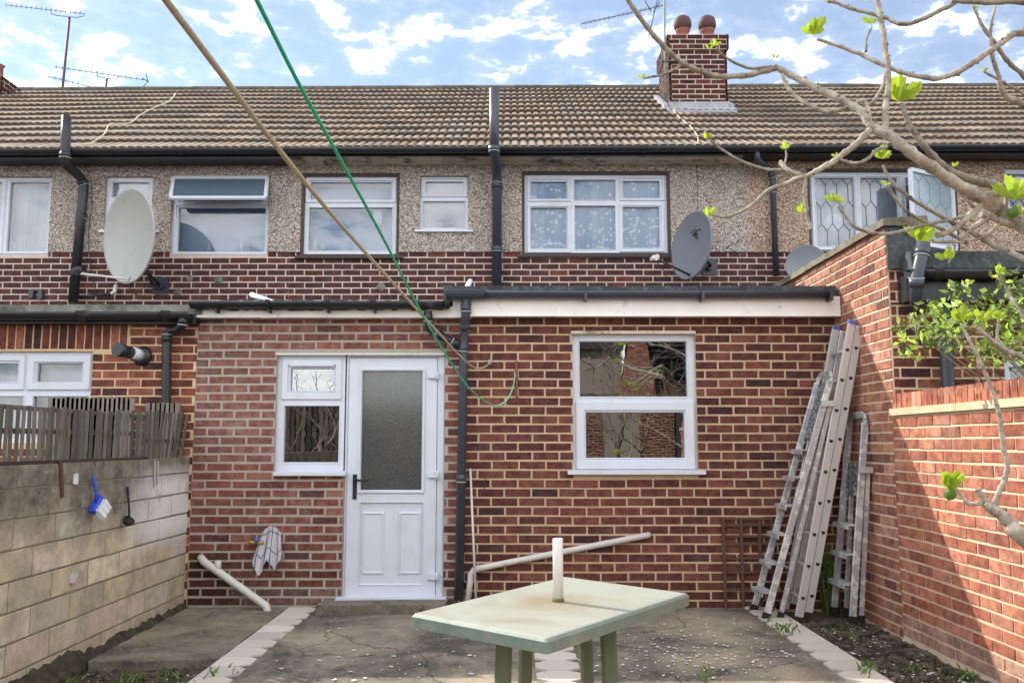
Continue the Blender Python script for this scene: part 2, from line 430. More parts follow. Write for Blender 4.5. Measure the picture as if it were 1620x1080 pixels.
def block_mat():
    m, nt, b, tc = newmat('weathered concrete block')
    c = colnode(nt)
    geo = N(nt, 'ShaderNodeNewGeometry'); sep = N(nt, 'ShaderNodeSeparateXYZ'); nt.links.new(geo.outputs['Position'], sep.inputs[0])
    n = tex(nt, tc, 2.2, 8, .7)
    # algae and soot weathering on the upper courses of the wall
    a = N(nt, 'ShaderNodeMath', operation='MULTIPLY_ADD'); a.inputs[1].default_value = 1.15; a.inputs[2].default_value = -.98
    nt.links.new(sep.outputs[2], a.inputs[0])
    ad = N(nt, 'ShaderNodeMath', operation='ADD'); nt.links.new(a.outputs[0], ad.inputs[0]); nt.links.new(n, ad.inputs[1])
    c = mixc(nt, ramp(nt, ad.outputs[0], [(.36, 0.0), (.66, .9)]), c, (.060, .054, .046))
    c = mixc(nt, ramp(nt, tex(nt, tc, 5.5, 8, .75), [(.40, 0.0), (.62, .8)]), c, (.34, .29, .22))
    c = mixc(nt, ramp(nt, tex(nt, tc, 26, 5, .7), [(.58, 0.0), (.72, .5)]), c, (.62, .58, .50))
    # white paint remnants near the house corner
    wp = N(nt, 'ShaderNodeMapRange'); wp.inputs['From Min'].default_value = 6.0; wp.inputs['From Max'].default_value = 6.7
    nt.links.new(sep.outputs[1], wp.inputs[0])
    zz = N(nt, 'ShaderNodeMapRange'); zz.inputs['From Min'].default_value = .5; zz.inputs['From Max'].default_value = .68
    nt.links.new(sep.outputs[2], zz.inputs[0])
    mu = N(nt, 'ShaderNodeMath', operation='MULTIPLY'); nt.links.new(wp.outputs[0], mu.inputs[0]); nt.links.new(zz.outputs[0], mu.inputs[1])
    z2 = N(nt, 'ShaderNodeMapRange'); z2.inputs['From Min'].default_value = 1.18; z2.inputs['From Max'].default_value = 1.0
    nt.links.new(sep.outputs[2], z2.inputs[0])
    mz = N(nt, 'ShaderNodeMath', operation='MULTIPLY'); nt.links.new(mu.outputs[0], mz.inputs[0]); nt.links.new(z2.outputs[0], mz.inputs[1])
    mu2 = N(nt, 'ShaderNodeMath', operation='MULTIPLY'); nt.links.new(mz.outputs[0], mu2.inputs[0])
    nt.links.new(ramp(nt, tex(nt, tc, 3.5, 8, .75), [(.32, 0.25), (.46, .95)]), mu2.inputs[1])
    c = mixc(nt, mu2.outputs[0], c, (.80, .80, .80))
    nt.links.new(c, b.inputs['Base Color']); b.inputs['Roughness'].default_value = .92
    b.inputs['Specular IOR Level'].default_value = .2
    bump(nt, b, tex(nt, tc, 45, 8, .75), .008, .8)
    return m
M['block'] = block_mat()
def bark_mat():
    m, nt, b, tc = newmat('pale fig bark')
    n = tex(nt, tc, 18, 7, .7)
    c = mixc(nt, ramp(nt, n, [(.35, 0.0), (.65, 1.0)]), (.17, .14, .11), (.53, .48, .39))
    c = mixc(nt, 1.0, c, colnode(nt), 'MULTIPLY')
    c = mixc(nt, ramp(nt, tex(nt, tc, 7, 5), [(.58, 0.0), (.75, .6)]), c, (.20, .20, .08))
    nt.links.new(c, b.inputs['Base Color']); b.inputs['Roughness'].default_value = .75
    bump(nt, b, tex(nt, tc, 60, 6, .7, (1, 1, 1)), .004, .8)
    return m
M['bark'] = bark_mat()
def leaf_mat(name, c, trans):
    m = bpy.data.materials.new(name); m.use_nodes = True; nt = m.node_tree; nt.nodes.clear()
    out = N(nt, 'ShaderNodeOutputMaterial'); d = N(nt, 'ShaderNodeBsdfPrincipled'); t = N(nt, 'ShaderNodeBsdfTranslucent')
    tc = N(nt, 'ShaderNodeTexCoord')
    cc = mixc(nt, 1.0, colnode(nt), mixc(nt, tex(nt, tc, 50), tuple(x*.75 for x in c), tuple(x*1.2 for x in c)), 'MULTIPLY')
    nt.links.new(cc, d.inputs['Base Color']); d.inputs['Roughness'].default_value = .45
    c2 = mixc(nt, 1.0, cc, trans, 'MULTIPLY'); nt.links.new(c2, t.inputs[0])
    mx = N(nt, 'ShaderNodeMixShader'); mx.inputs[0].default_value = .5
    nt.links.new(d.outputs[0], mx.inputs[1]); nt.links.new(t.outputs[0], mx.inputs[2]); nt.links.new(mx.outputs[0], out.inputs[0])
    return m
M['leaf'] = leaf_mat('young fig leaf', (.38, .48, .07), (1.2, 1.3, .7))
M['bush'] = leaf_mat('shrub leaf', (.24, .31, .10), (1.25, 1.35, .7))
def lace_mat(name, base, flower, sc, dens, zlow, zhigh):
    m, nt, b, tc = newmat(name)
    v = N(nt, 'ShaderNodeTexVoronoi'); v.inputs['Scale'].default_value = sc; nt.links.new(tc.outputs['Object'], v.inputs[0])
    g = N(nt, 'ShaderNodeNewGeometry'); s = N(nt, 'ShaderNodeSeparateXYZ'); nt.links.new(g.outputs['Position'], s.inputs[0])
    mr = N(nt, 'ShaderNodeMapRange'); mr.inputs['From Min'].default_value = zlow; mr.inputs['From Max'].default_value = zhigh
    mr.inputs['To Min'].default_value = .62; mr.inputs['To Max'].default_value = .12
    nt.links.new(s.outputs[2], mr.inputs[0])
    sp_ = N(nt, 'ShaderNodeSeparateColor'); nt.links.new(v.outputs['Color'], sp_.inputs[0])
    lt = N(nt, 'ShaderNodeMath', operation='LESS_THAN'); nt.links.new(sp_.outputs[0], lt.inputs[0]); nt.links.new(mr.outputs[0], lt.inputs[1])
    dd = ramp(nt, v.outputs['Distance'], [(.36, 1.0), (.5, 0.0)])
    mu = N(nt, 'ShaderNodeMath', operation='MULTIPLY'); nt.links.new(lt.outputs[0], mu.inputs[0]); nt.links.new(dd, mu.inputs[1])
    st = ramp(nt, tex(nt, tc, 9, 3, .5, (1, 1, .02)), [(.45, 0.0), (.65, .38)])
    c = mixc(nt, st, base, flower); c = mixc(nt, mu.outputs[0], c, flower)
    nt.links.new(c, b.inputs['Base Color']); b.inputs['Roughness'].default_value = .9
    return m
M['lace'] = lace_mat('flowered net curtain', (.26, .38, .54), (.70, .77, .84), 21, .5, 3.75, 4.6)
M['net'] = lace_mat('plain net curtain', (.50, .54, .57), (.85, .88, .88), 4, .1, 0.0, .01)
def towel_mat():
    m, nt, b, tc = newmat('striped tea towel')
    a = colnode(nt)
    nt.links.new(a, b.inputs['Base Color']); b.inputs['Roughness'].default_value = .95
    bump(nt, b, tex(nt, tc, 300, 3), .002, .6)
    return m
M['towel'] = towel_mat()
def frosted_door():
    m, nt, b, tc = newmat('obscured door glass')
    n = tex(nt, tc, 55, 3, .6, (1, 1, 2.2))
    c = mixc(nt, ramp(nt, tex(nt, tc, 1.6, 3), [(.3, 0.0), (.7, 1.0)]), (.012, .014, .018), (.045, .042, .036))
    c = mixc(nt, ramp(nt, n, [(.50, 0.0), (.66, .6)]), c, (.09, .11, .125))
    nt.links.new(c, b.inputs['Base Color']); b.inputs['Roughness'].default_value = .17
    b.inputs['Coat Weight'].default_value = 1.0; b.inputs['Coat Roughness'].default_value = .12; b.inputs['Coat IOR'].default_value = 1.8
    bump(nt, b, n, .01, .7); return m
M['door_glass'] = frosted_door()
def pebble_paint(): pass

# ---------------------------------------------------------------- masonry
Z = Vector((0, 0, 1))
def subtract(r, holes, mn=.018):
    out = [r]
    for h in holes:
        nx = []
        for (a, b, c, d) in out:
            if a >= h[1] or b <= h[0] or c >= h[3] or d <= h[2]: nx.append((a, b, c, d)); continue
            ov = min(d, h[3]) - max(c, h[2])
            if ov < .35 * (d - c) and not (h[2] <= c and h[3] >= d):
                if c < h[2]: nx.append((a, b, c, h[2]))
                else: nx.append((a, b, h[3], d))
                continue
            if h[0] - a > mn: nx.append((a, h[0], c, d))
            if b - h[1] > mn: nx.append((h[1], b, c, d))
        out = nx
    return [q for q in out if q[1]-q[0] > mn and q[3]-q[2] > .012]
def bricks(mb, O, U, Nn, L, z0, z1, holes, colf, course=.0735, bl=.228, gap=.0125, off=0.0, proud=.0045, soldier=None, wob=.0019, header_every=0, ch=.003):
    O, U, Nn = Vector(O), Vector(U), Vector(Nn)
    flip = U.cross(Z).dot(Nn) < 0
    rows = int((z1 - z0) / course + 1.5)
    for i in range(rows):
        za = z0 + i*course + gap/2; zb = min(z0 + (i+1)*course - gap/2, z1)
        if zb - za < .015: continue
        bw = bl
        x = -bl*(1.5 if i % 2 else 1) + off + random.Random(i*7+int(z0*100)).uniform(-.006, .006)
        if header_every and i % header_every == 2: bw = bl/2
        k = 0
        while x < L:
            a, b = max(x + gap/2, 0), min(x + bw - gap/2, L)
            x += bw; k += 1
            if b - a < .009: continue
            for (a2, b2, c2, d2) in subtract((a, b, za, zb), holes):
                put_brick(mb, O, U, Nn, a2, b2, c2, d2, colf((a2+b2)/2, (c2+d2)/2), proud, flip, wob, ch)
def put_brick(mb, O, U, Nn, a, b, c, d, rgb, proud, flip, wob, ch=.003):
    j = lambda: rng.uniform(-wob, wob)
    dz = .0035*noise.noise(Vector(((O.x+a)*1.1, (O.y+a)*1.1, c*1.7))) + rng.uniform(-.0012, .0012); c += dz; d += dz
    pr = proud + rng.uniform(-.0018, .0018)
    back = [(a, c), (b, c), (b, d), (a, d)]
    fr = [(a+ch+j(), c+ch+j()), (b-ch+j(), c+ch+j()), (b-ch+j(), d-ch+j()), (a+ch+j(), d-ch+j())]
    s = len(mb.v)
    mb.v += [tuple(O + U*x + Z*z - Nn*.002) for x, z in back]
    mb.v += [tuple(O + U*x + Z*z + Nn*(pr + rng.uniform(-.0008, .0008))) for x, z in fr]
    fs = [(4, 5, 6, 7), (0, 1, 5, 4), (1, 2, 6, 5), (2, 3, 7, 6), (3, 0, 4, 7)]
    for f in fs:
        f = [s+q for q in f]
        mb.face(f[::-1] if flip else f, 0, rgb)
def holed(mb, O, U, Nn, u0, u1, z0, z1, holes, depth=.1, m=1, c=(1, 1, 1), d0=0.0):
    """slab front at offset d0 along the normal, going back by depth, with rectangular openings"""
    O, U, Nn = Vector(O), Vector(U), Vector(Nn)
    us = sorted({u0, u1} | {min(max(h[i], u0), u1) for h in holes for i in (0, 1)})
    zs = sorted({z0, z1} | {min(max(h[i], z0), z1) for h in holes for i in (2, 3)})
    P = lambda u, z, d: O + U*u + Z*z + Nn*d
    A, B = d0, d0 - depth
    inside = lambda u, z: any(h[0] < u < h[1] and h[2] < z < h[3] for h in holes)
    solid = {}
    for i in range(len(us)-1):
        for k in range(len(zs)-1):
            solid[i, k] = not inside((us[i]+us[i+1])/2, (zs[k]+zs[k+1])/2)
    for (i, k), sld in solid.items():
        if not sld: continue
        a, b, e, f = us[i], us[i+1], zs[k], zs[k+1]
        mb.poly([P(a, e, A), P(b, e, A), P(b, f, A), P(a, f, A)], m, c)
        mb.poly([P(a, e, B), P(a, f, B), P(b, f, B), P(b, e, B)], m, c)
        if not solid.get((i-1, k)): mb.poly([P(a, e, A), P(a, f, A), P(a, f, B), P(a, e, B)], m, c)
        if not solid.get((i+1, k)): mb.poly([P(b, e, A), P(b, e, B), P(b, f, B), P(b, f, A)], m, c)
        if not solid.get((i, k-1)): mb.poly([P(a, e, A), P(a, e, B), P(b, e, B), P(b, e, A)], m, c)
        if not solid.get((i, k+1)): mb.poly([P(a, f, A), P(b, f, A), P(b, f, B), P(a, f, B)], m, c)
def pal(cols, wts, jit=.12):
    def f(u, z):
        c = rng.choices(cols, wts)[0]; c2 = rng.choices(cols, wts)[0]; q = rng.random()*.6; c = tuple(a*(1-q)+b*q for a, b in zip(c, c2)); s = 1 + rng.uniform(-jit, jit)
        return tuple(x*s*(1+rng.uniform(-.04, .04)) for x in c)
    return f
pal_up = pal([(.095, .042, .040), (.070, .034, .036), (.115, .046, .040), (.20, .068, .046)], [5, 4, 3, .7])
pal_ext = pal([(.165, .060, .046), (.120, .043, .038), (.200, .076, .055), (.068, .031, .036)], [5, 4, 3, 1.5])
pal_pink = pal([(.27, .105, .078), (.21, .080, .063), (.33, .15, .115), (.13, .062, .056)], [5, 3, 2.5, 1.6])
pal_side = pal([(.44, .175, .105), (.37, .135, .080), (.50, .23, .15), (.27, .10, .07)], [5, 3, 3, .8])
pal_side2 = pal([(.42, .19, .12), (.33, .14, .09), (.50, .27, .19), (.20, .095, .075)], [5, 3, 2, 1.6])
pal_left = pal([(.26, .085, .055), (.14, .048, .042), (.33, .13, .085), (.075, .035, .040)], [4, 3, 3, 2.5])
pal_chim = pal([(.075, .028, .024), (.052, .022, .021), (.10, .034, .026)], [4, 3, 2])

# ---------------------------------------------------------------- windows
def rect(px0, py0, px1, py1, Y):
    a, b = at(px0, (py0+py1)/2, Y), at(px1, (py0+py1)/2, Y)
    return (a.x, b.x, at((px0+px1)/2, py1, Y).z, at((px0+px1)/2, py0, Y).z)
def ring(mb, r, w_, yf, yb, m=0, chf=.006):
    """moulded frame ring: outer rect r, bar width w_, front yf (towards camera = smaller y)"""
    x0, x1, z0, z1 = r
    o = [(x0, z0), (x1, z0), (x1, z1), (x0, z1)]
    def ins(d): return [(x0+d, z0+d), (x1-d, z0+d), (x1-d, z1-d), (x0+d, z1-d)]
    loops = [(o, yb), (o, yf+chf), (ins(chf), yf), (ins(w_-chf*1.6), yf), (ins(w_), yf+chf*2.2), (ins(w_), yb)]
    b = len(mb.v)
    for pts, y in loops: mb.v += [(x, y, z) for x, z in pts]
    for i in range(len(loops)-1):
        for k in range(4):
            mb.face([b+4*i+k, b+4*i+(k+1) % 4, b+4*(i+1)+(k+1) % 4, b+4*(i+1)+k], m)
def window(parent, Y, outer, panes, sash=(), rec=.03, fw=None, mats=('pvc', 'glass'), back='dark', backd=.14, sill=None, surround=False, label=None, fold=0.0, lead=False, shear=True):
    """outer, panes: pixel rects measured on the wall plane Y; returns (frame object, hole rect in metres)"""
    ro = rect(*outer, Y + rec); rp = [rect(*p, Y + rec) for p in panes]
    mb = MB()
    O = Vector((0, Y + rec, 0))
    holed(mb, O, (1, 0, 0), (0, -1, 0), ro[0], ro[1], ro[2], ro[3], rp, .06, m=0, d0=0)
    for s in sash:
        rs = rect(*s[0], Y + rec); rsp = rect(*s[1], Y + rec)
        wd = min(rsp[0]-rs[0], rs[3]-rsp[3], rsp[2]-rs[2], rs[1]-rsp[1])
        ring(mb, rs, max(wd, .018), Y + rec - .016, Y + rec + .03)
    for q in rp:                                     # glazing bead
        ring(mb, (q[0]-.006, q[1]+.006, q[2]-.006, q[3]+.006), .012, Y + rec - .005, Y + rec + .03, chf=.003)
    fr = mb.build('window', M[mats[0]], parent, label)
    for q in rp:
        g = MB(); y = Y + rec + .028
        g.poly([(q[0], y, q[2]), (q[1], y, q[2]), (q[1], y, q[3]), (q[0], y, q[3])])
        g.build('pane', M[mats[1]], fr)
        g = MB(); ring(g, (q[0]-.001, q[1]+.001, q[2]-.001, q[3]+.001), .006, Y+rec+.016, Y+rec+.026, chf=.001); g.build('gasket', M['rubber'], fr)
    if lead:
        for q in rp:
            g = MB(); leading(g, q, Y + rec + .022); g.build('leading', M['lead_line'], fr)
    c = MB(); n = 60 if fold else 1
    yb = Y + rec + .06 + backd
    for i in range(n):
        xa, xb = ro[0] + (ro[1]-ro[0])*i/n, ro[0] + (ro[1]-ro[0])*(i+1)/n
        ya, yb2 = yb + fold*math.sin(i*.9 + 1.3*math.sin(i*.31)), yb + fold*math.sin((i+1)*.9 + 1.3*math.sin((i+1)*.31))
        c.poly([(xa, ya, ro[2]-.02), (xb, yb2, ro[2]-.02), (xb, yb2, ro[3]+.02), (xa, ya, ro[3]+.02)], sm=True)
    nm = {'lace': 'curtain', 'net': 'curtain', 'frost': 'blind', 'frost_lilac': 'blind'}.get(back, 'room_backing')
    c.build(nm, M[back], fr)
    if sill:
        rs = rect(*sill, Y - .03); s = MB()
        s.hexa([(rs[0], Y-.055, rs[2]), (rs[1], Y-.055, rs[2]), (rs[1], Y+rec+.01, rs[2]), (rs[0], Y+rec+.01, rs[2]),
                (rs[0], Y-.055, rs[3]-.008), (rs[1], Y-.055, rs[3]-.008), (rs[1], Y+rec-.002, rs[3]), (rs[0], Y+rec-.002, rs[3])])
        s.build('sill', M[mats[0]], fr)
    if surround:
        s = MB(); w_ = .035
        hr = (ro[0]-w_, ro[1]+w_, ro[2]-w_*1.3, ro[3]+w_)
        holed(s, (0, Y, 0), (1, 0, 0), (0, -1, 0), hr[0], hr[1], hr[2], hr[3], [ro], .10, m=0, d0=.012)
        s.box(hr[0]-.05, hr[1]+.05, Y-.045, Y-.0125, hr[2]-.012, hr[2]+.022)
        s.build('timber_surround', M['brown'], fr)
        return fr, hr
    return fr, ro
def leading(g, q, y):
    x0, x1, z0, z1 = q; w_ = (x1-x0)/3.5; Lv, Ls = .20, .085; t = .007
    def seg(a, b):
        # clip to pane by parametric test
        (ax, az), (bx, bz) = a, b; t0, t1 = 0.0, 1.0; dx, dz = bx-ax, bz-az
        for p, qq in ((-dx, ax-x0), (dx, x1-ax), (-dz, az-z0), (dz, z1-az)):
            if abs(p) < 1e-9:
                if qq < 0: return
            else:
                r = qq/p
                if p < 0: t0 = max(t0, r)
                else: t1 = min(t1, r)
        if t0 >= t1: return
        A, B = (ax+dx*t0, az+dz*t0), (ax+dx*t1, az+dz*t1)
        if math.hypot(A[0]-B[0], A[1]-B[1]) > .01: g.bar((A[0], y, A[1]), (B[0], y, B[1]), t, .005, up=(0, 1, 0))
    z = z1 - .0; r = 0
    while z > z0:
        for k in range(-1, 5):
            x = x0 + (k + (.5 if r % 2 else 0))*w_
            seg((x, z-Ls), (x, z-Ls-Lv)); seg((x, z-Ls), (x+w_/2, z)); seg((x, z-Ls), (x-w_/2, z))
        z -= Ls+Lv; r += 1

# ================================================================ SETTING
g = MB(); S = 250
g.poly([(-S, -S, -.12), (S, -S, -.12), (S, S, -.12), (-S, S, -.12)])
structure(g.build('ground', M['soil']))
def slab(name, pts, zt, zb, mat, rough=.0, seg=None):
    mb = MB(); n = len(pts)
    P = []
    for i in range(n):
        a, b = Vector((*pts[i], 0)), Vector((*pts[(i+1) % n], 0)); k = max(1, int((b-a).length/.07)) if rough else 1
        for j in range(k):
            q = a.lerp(b, j/k)
            P.append((q.x + (rng.uniform(-rough, rough) if j else 0), q.y + (rng.uniform(-rough, rough) if j else 0)))
    n = len(P); cx = sum(p[0] for p in P)/n; cy = sum(p[1] for p in P)/n
    mb.poly([(x, y, zt) for x, y in P])
    for i in range(n):
        (xa, ya), (xb, yb) = P[i], P[(i+1) % n]
        oa = 1.0 + (rng.uniform(-.008, .008) if rough else 0)
        mb.poly([(xa, ya, zb), (xb, yb, zb), (xb, yb, zt), (xa, ya, zt)])
    return structure(mb.build(name, mat))
SX0, SX1 = -1.66, 1.93                      # tile strips
lx = -1.80
slab('patio', [(-1.78, -2.5), (2.12, -2.5), (2.12, 7.292), (-1.78, 7.292)], 0, -.2, M['concrete'])
fl, fr_ = onz(140, 1046, .0), onz(392, 1046, .0)
slab('concrete_slab', [(-2.63, 7.28), (fl.x, fl.y), (fl.x+.35, fl.y-.02), (-1.815, fl.y+.06), (-1.815, 7.28)], .004, -.115, M['concrete2'], .012)
m_ = MB()                                  # soil bed in front of the left slab and along the right wall, bumpy sheets
def bed(x0, x1, y0, y1, z, amp, name):
    mb = MB(); nx = int((x1-x0)/.05)+1; ny = int((y1-y0)/.05)+1
    for j in range(ny+1):
        for i in range(nx+1):
            x, y = x0+(x1-x0)*i/nx, y0+(y1-y0)*j/ny
            mb.v.append((x, y, z + amp*noise.noise(Vector((x*5, y*5, 0))) + amp*.7*noise.noise(Vector((x*17, y*17, 3)))))
    for j in range(ny):
        for i in range(nx):
            b = j*(nx+1)+i; mb.face([b, b+1, b+nx+2, b+nx+1], sm=True)
    return structure(mb.build(name, M['soil'] if x0 < 0 else M['soil_pale']))
bed(-2.66, -1.80, 2.0, 5.75, -.06, .03, 'soil_bed')
bed(2.13, 2.73, 1.5, 7.28, -.035, .025, 'soil_border')

def tiles(xa, xb, y0, y1, left_point, right_point, name):
    mb = MB(); d = .235; y = y0; zt, zb = .010, -.05
    while y < y1:
        e = y + d - .006; p = .075; c = rng.uniform(.78, 1.08); c = (c, c*.99, c*.97)
        L_ = [(xa, y), (xa, e)] if not left_point else [(xa+p, y), (xa, y+.055), (xa, e-.055), (xa+p, e)]
        R_ = [(xb, e), (xb, y)] if not right_point else [(xb-p, e), (xb, e-.055), (xb, y+.055), (xb-p, y)]
        pts = (L_ + R_)[::-1]; q = [rng.uniform(-.002, .002) for _ in pts]
        mb.poly([(a, b, zt) for a, b in pts], 0, c)
        for i in range(len(pts)):
            a, b = pts[i], pts[(i+1) % len(pts)]
            mb.poly([(a[0], a[1], zb), (b[0], b[1], zb), (b[0], b[1], zt), (a[0], a[1], zt)], 0, c)
        y += d
    return structure(mb.build(name, M['tile_pale']))
tiles(-1.80, -1.57, 2.1, 7.25, False, True, 'path_left')
tiles(.14, .40, 2.0, 6.95, True, True, 'path_middle')
tiles(1.88, 2.12, 2.0, 7.2, True, False, 'path_right')

# ================================================================ HOUSES
# ---- measured upper-floor windows: (house, outer, panes, sash, options)
GABLE = 10.8
houses = {}
houses['L'] = thing('terraced_house', 'end stretch of terrace with open top-hung window and big pale dish, brown pebbledash', 'house', (-6.7, YU, 0), 'houses of the terrace')
houses['M'] = thing('terraced_house', 'middle house of the terrace with white back door extension and chimney', 'house', (0, YU, 0), 'houses of the terrace')
houses['R'] = thing('terraced_house', 'terraced house with diamond leaded windows and parapet side wall behind the fig branches', 'house', (6.7, YU, 0), 'houses of the terrace')
HX = {'L': (-GABLE, XL), 'M': (XL, XR), 'R': (XR, GABLE)}
hup = {'L': [], 'M': [], 'R': []}
def uw(h, *a, **k):
    fr, r = window(houses[h], YU, *a, **k); hup[h].append(r); return fr
uw('L', (-75, 281, 82, 404), [(-62, 288, 0, 398), (13, 288, 76, 398)], sash=[((4, 283, 81, 402), (13, 288, 76, 398))], back='net', backd=.1, fold=.015)
uw('L', (168, 281, 243, 366), [(177, 288, 236, 312), (177, 322, 236, 361)], back='frost_lilac', backd=.0, sill=(157, 363, 252, 368))
w3 = uw('L', (273, 281, 427, 404), [(283, 287, 418, 319), (281, 328, 420, 399)], back='frost', backd=.14, sash=[((275, 322, 425, 403), (281, 328, 420, 399))])
w4 = uw('M', (482, 280, 628, 403), [(491, 288, 620, 316), (488, 328, 621, 397)], sash=[((484, 282, 627, 321), (491, 288, 620, 316))], back='frost', backd=.14, surround=True)
uw('M', (665, 280, 741, 366), [(673, 287, 733, 309), (669, 318, 736, 361)], sash=[((666, 281, 740, 312), (673, 287, 733, 309))], back='frost_lilac', backd=.0, sill=(656, 363, 748, 367))
uw('M', (830, 277, 1055, 401), [(839, 287, 897, 315), (908, 284, 974, 317), (985, 286, 1044, 314), (839, 328, 897, 394), (909, 325, 974, 395), (985, 327, 1044, 393)],
   sash=[((834, 281, 902, 319), (839, 287, 897, 315)), ((980, 279, 1051, 318), (985, 286, 1044, 314)), ((834, 323, 903, 400), (839, 328, 897, 394)), ((980, 322, 1051, 399), (985, 327, 1044, 393))],
   back='lace', mats=('pvc', 'glass_clear'), backd=.0, fold=.012, surround=True)
uw('R', (1281, 273, 1508, 398), [(1291, 281, 1353, 391), (1363, 281, 1422, 391), (1434, 281, 1500, 391)], sash=[((1284, 276, 1358, 396), (1291, 281, 1353, 391)), ((1358, 276, 1429, 396), (1363, 281, 1422, 391))],
   back='net', backd=.12, fold=.01, surround=True, lead=True)
uw('R', (1588, 268, 1662, 335), [(1595, 275, 1655, 328)], back='dark', lead=True)
def zat(py, Y, px=810): return at(px, py, Y).z
Z_PEB = zat(399, YU); Z_EAV = zat(243, YU)
ZR_L, ZR_R = None, None
for h, H in houses.items():
    x0, x1 = HX[h]
    holes = hup[h]
    # brick band and lower storey
    mb = MB()
    hh = [(a-x0, b-x0, c, d) for a, b, c, d in holes]
    bricks(mb, (x0, YU, 0), (1, 0, 0), (0, -1, 0), x1-x0, 2.42, Z_PEB, hh, pal_up, off=(-x0) % .226, proud=.004, course=.0745, bl=.226)
    holed(mb, (x0, YU, 0), (1, 0, 0), (0, -1, 0), 0, x1-x0, 0, Z_PEB, [q for q in hh if q[2] < Z_PEB], .22)
    mb.build('brick_wall', [M['brick_up'], M['mortar_up']], H)
    mb = MB()
    if h == 'R':
        holed(mb, (x0, YU, 0), (1, 0, 0), (0, -1, 0), .001, x1-x0, Z_PEB+.001, Z_EAV+.02, hh, .25, m=0, d0=.017)
        mb.build('pebbledash', M['pebble_warm'], H)
    else:
        holed(mb, (x0, YU, 0), (1, 0, 0), (0, -1, 0), .001, x1-x0 + (.13 if h == 'M' else 0), Z_PEB+.001, Z_EAV+.02, hh, .25, m=0, d0=.018 if h == 'L' else .02)
        mb.build('pebbledash', M['pebble'], H)
# open top-hung sash of window w3 and open casement of the leaded window
def open_sash():
    a = rect(271, 281, 423, 312, YU-.12)
    zt = zat(281, YU) ; zb = zat(313, YU-.26)
    x0, x1 = at(276, 283, YU).x, at(424, 283, YU).x
    xb0, xb1 = at(270, 312, YU-.25).x, at(420, 312, YU-.25).x
    A = Vector((x0, YU-.02, zt-.01)); B = Vector((x1, YU-.02, zt-.01)); C = Vector((xb1, YU-.25, zb)); D = Vector((xb0, YU-.25, zb))
    mb = MB()
    for p, q in ((A, B), (B, C), (C, D), (D, A)): mb.bar(p, q, .045, .04, up=(0, -1, .8), bev=.006)
    o = mb.build('open_sash', M['pvc'], w3)
    g = MB(); g.poly([A, B, C, D]); g.build('pane', M['sash_glass'], w3)
open_sash()
def open_casement():
    p = at(1505, 283, YU-.02); q = at(1505, 395, YU-.02)
    a = at(1440, 268, YU-.38); b = at(1440, 402, YU-.38)
    mb = MB(); A, B, C, D = Vector((p.x, p.y, q.z)), Vector((a.x, a.y, q.z)), Vector((a.x, a.y, p.z)), p
    wr = next(o for o in houses['R'].children if o.name.startswith('window'))
    for u, v in ((A, B), (B, C), (C, D), (D, A)): mb.bar(u, v, .05, .05, up=(1, -1, 0), bev=.006)
    mb.build('open_casement', M['pvc'], wr)
    g = MB(); g.poly([A, B, C, D]); g.build('pane', simple('pale casement glass', (.30, .37, .42), .12), wr)
    g = MB(); d = (B-A); Lh = d.length; du = d.normalized(); t = MB(); leading(t, (.04, Lh-.04, A.z+.04, C.z-.04), 0)
    g.v = [tuple(A.xy.to_3d() + du*v[0] + Vector((0, v[1], v[2]))) for v in t.v]; g.f = t.f; g.m = t.m; g.c = t.c; g.s = t.s
    g.build('leading', M['lead_line'], wr)
open_casement()

# ---- roof
YEV, YRG = YU - .36, 14.2
ze = zat(236, YEV); zr = zat(142, YRG)
TH = math.atan2(zr-ze, YRG-YEV); SL = math.hypot(zr-ze, YRG-YEV)
KX = .0045                                   # the whole roof line climbs slightly along the terrace
def roof_pt(x, s, h):
    sag = .012*math.sin(x*1.1+.4) * math.sin(s/SL*math.pi)
    return (x, YEV + s*math.cos(TH) - h*math.sin(TH), ze + KX*x + s*math.sin(TH) + h*math.cos(TH) + sag)
def roof(h, x0, x1, cut=None):
    mb = MB(); P = .1015; n = int(round((x1-x0)/P)); P = (x1-x0)/n; rows = 12; rl = SL/rows
    prof = [(0, 0), (.10, .002), (.24, .017), (.36, .020), (.68, .020), (.80, .017), (.94, .002)]
    for r in range(rows):
        s0, s1 = r*rl - (.06 if r == 0 else .015), (r+1)*rl
        lo, hi, base = [], [], []
        vb = len(mb.v); xs = []
        for i in range(n):
            t = (i//3)
            rng2 = random.Random(hash((h, r, t))); dz = rng2.uniform(-.003, .003)
            for u, hh_ in prof: xs.append((x0 + (i+u)*P, hh_, dz, i))
        xs.append((x1, 0, 0, n-1)); k = len(xs)
        for x, hh_, dz, i in xs: mb.v.append(roof_pt(x, s0, -.004))
        for x, hh_, dz, i in xs: mb.v.append(roof_pt(x, s0 + dz, hh_*1.0 + .044 + dz))
        for x, hh_, dz, i in xs: mb.v.append(roof_pt(x, s1, hh_*1.0 + .002))
        cols_ = {}
        for q in range(k-1):
            t = xs[q][3]//3
            if t not in cols_:
                b = rng.uniform(.8, 1.15); w_ = rng.uniform(-.05, .05)
                cols_[t] = (b*(1+w_), b, b*(1-w_))
            c = cols_[t]
            mb.face([vb+q, vb+q+1, vb+k+q+1, vb+k+q], 0, tuple(x*.38 for x in c))  # gap shade under each tile row, painted into the riser colour
            if q % 7 in (0, 1, 6): c = tuple(x*.42 for x in c)  # channels painted darker: dirt plus shade between the rolls
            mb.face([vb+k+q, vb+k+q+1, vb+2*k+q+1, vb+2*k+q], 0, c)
    return mb
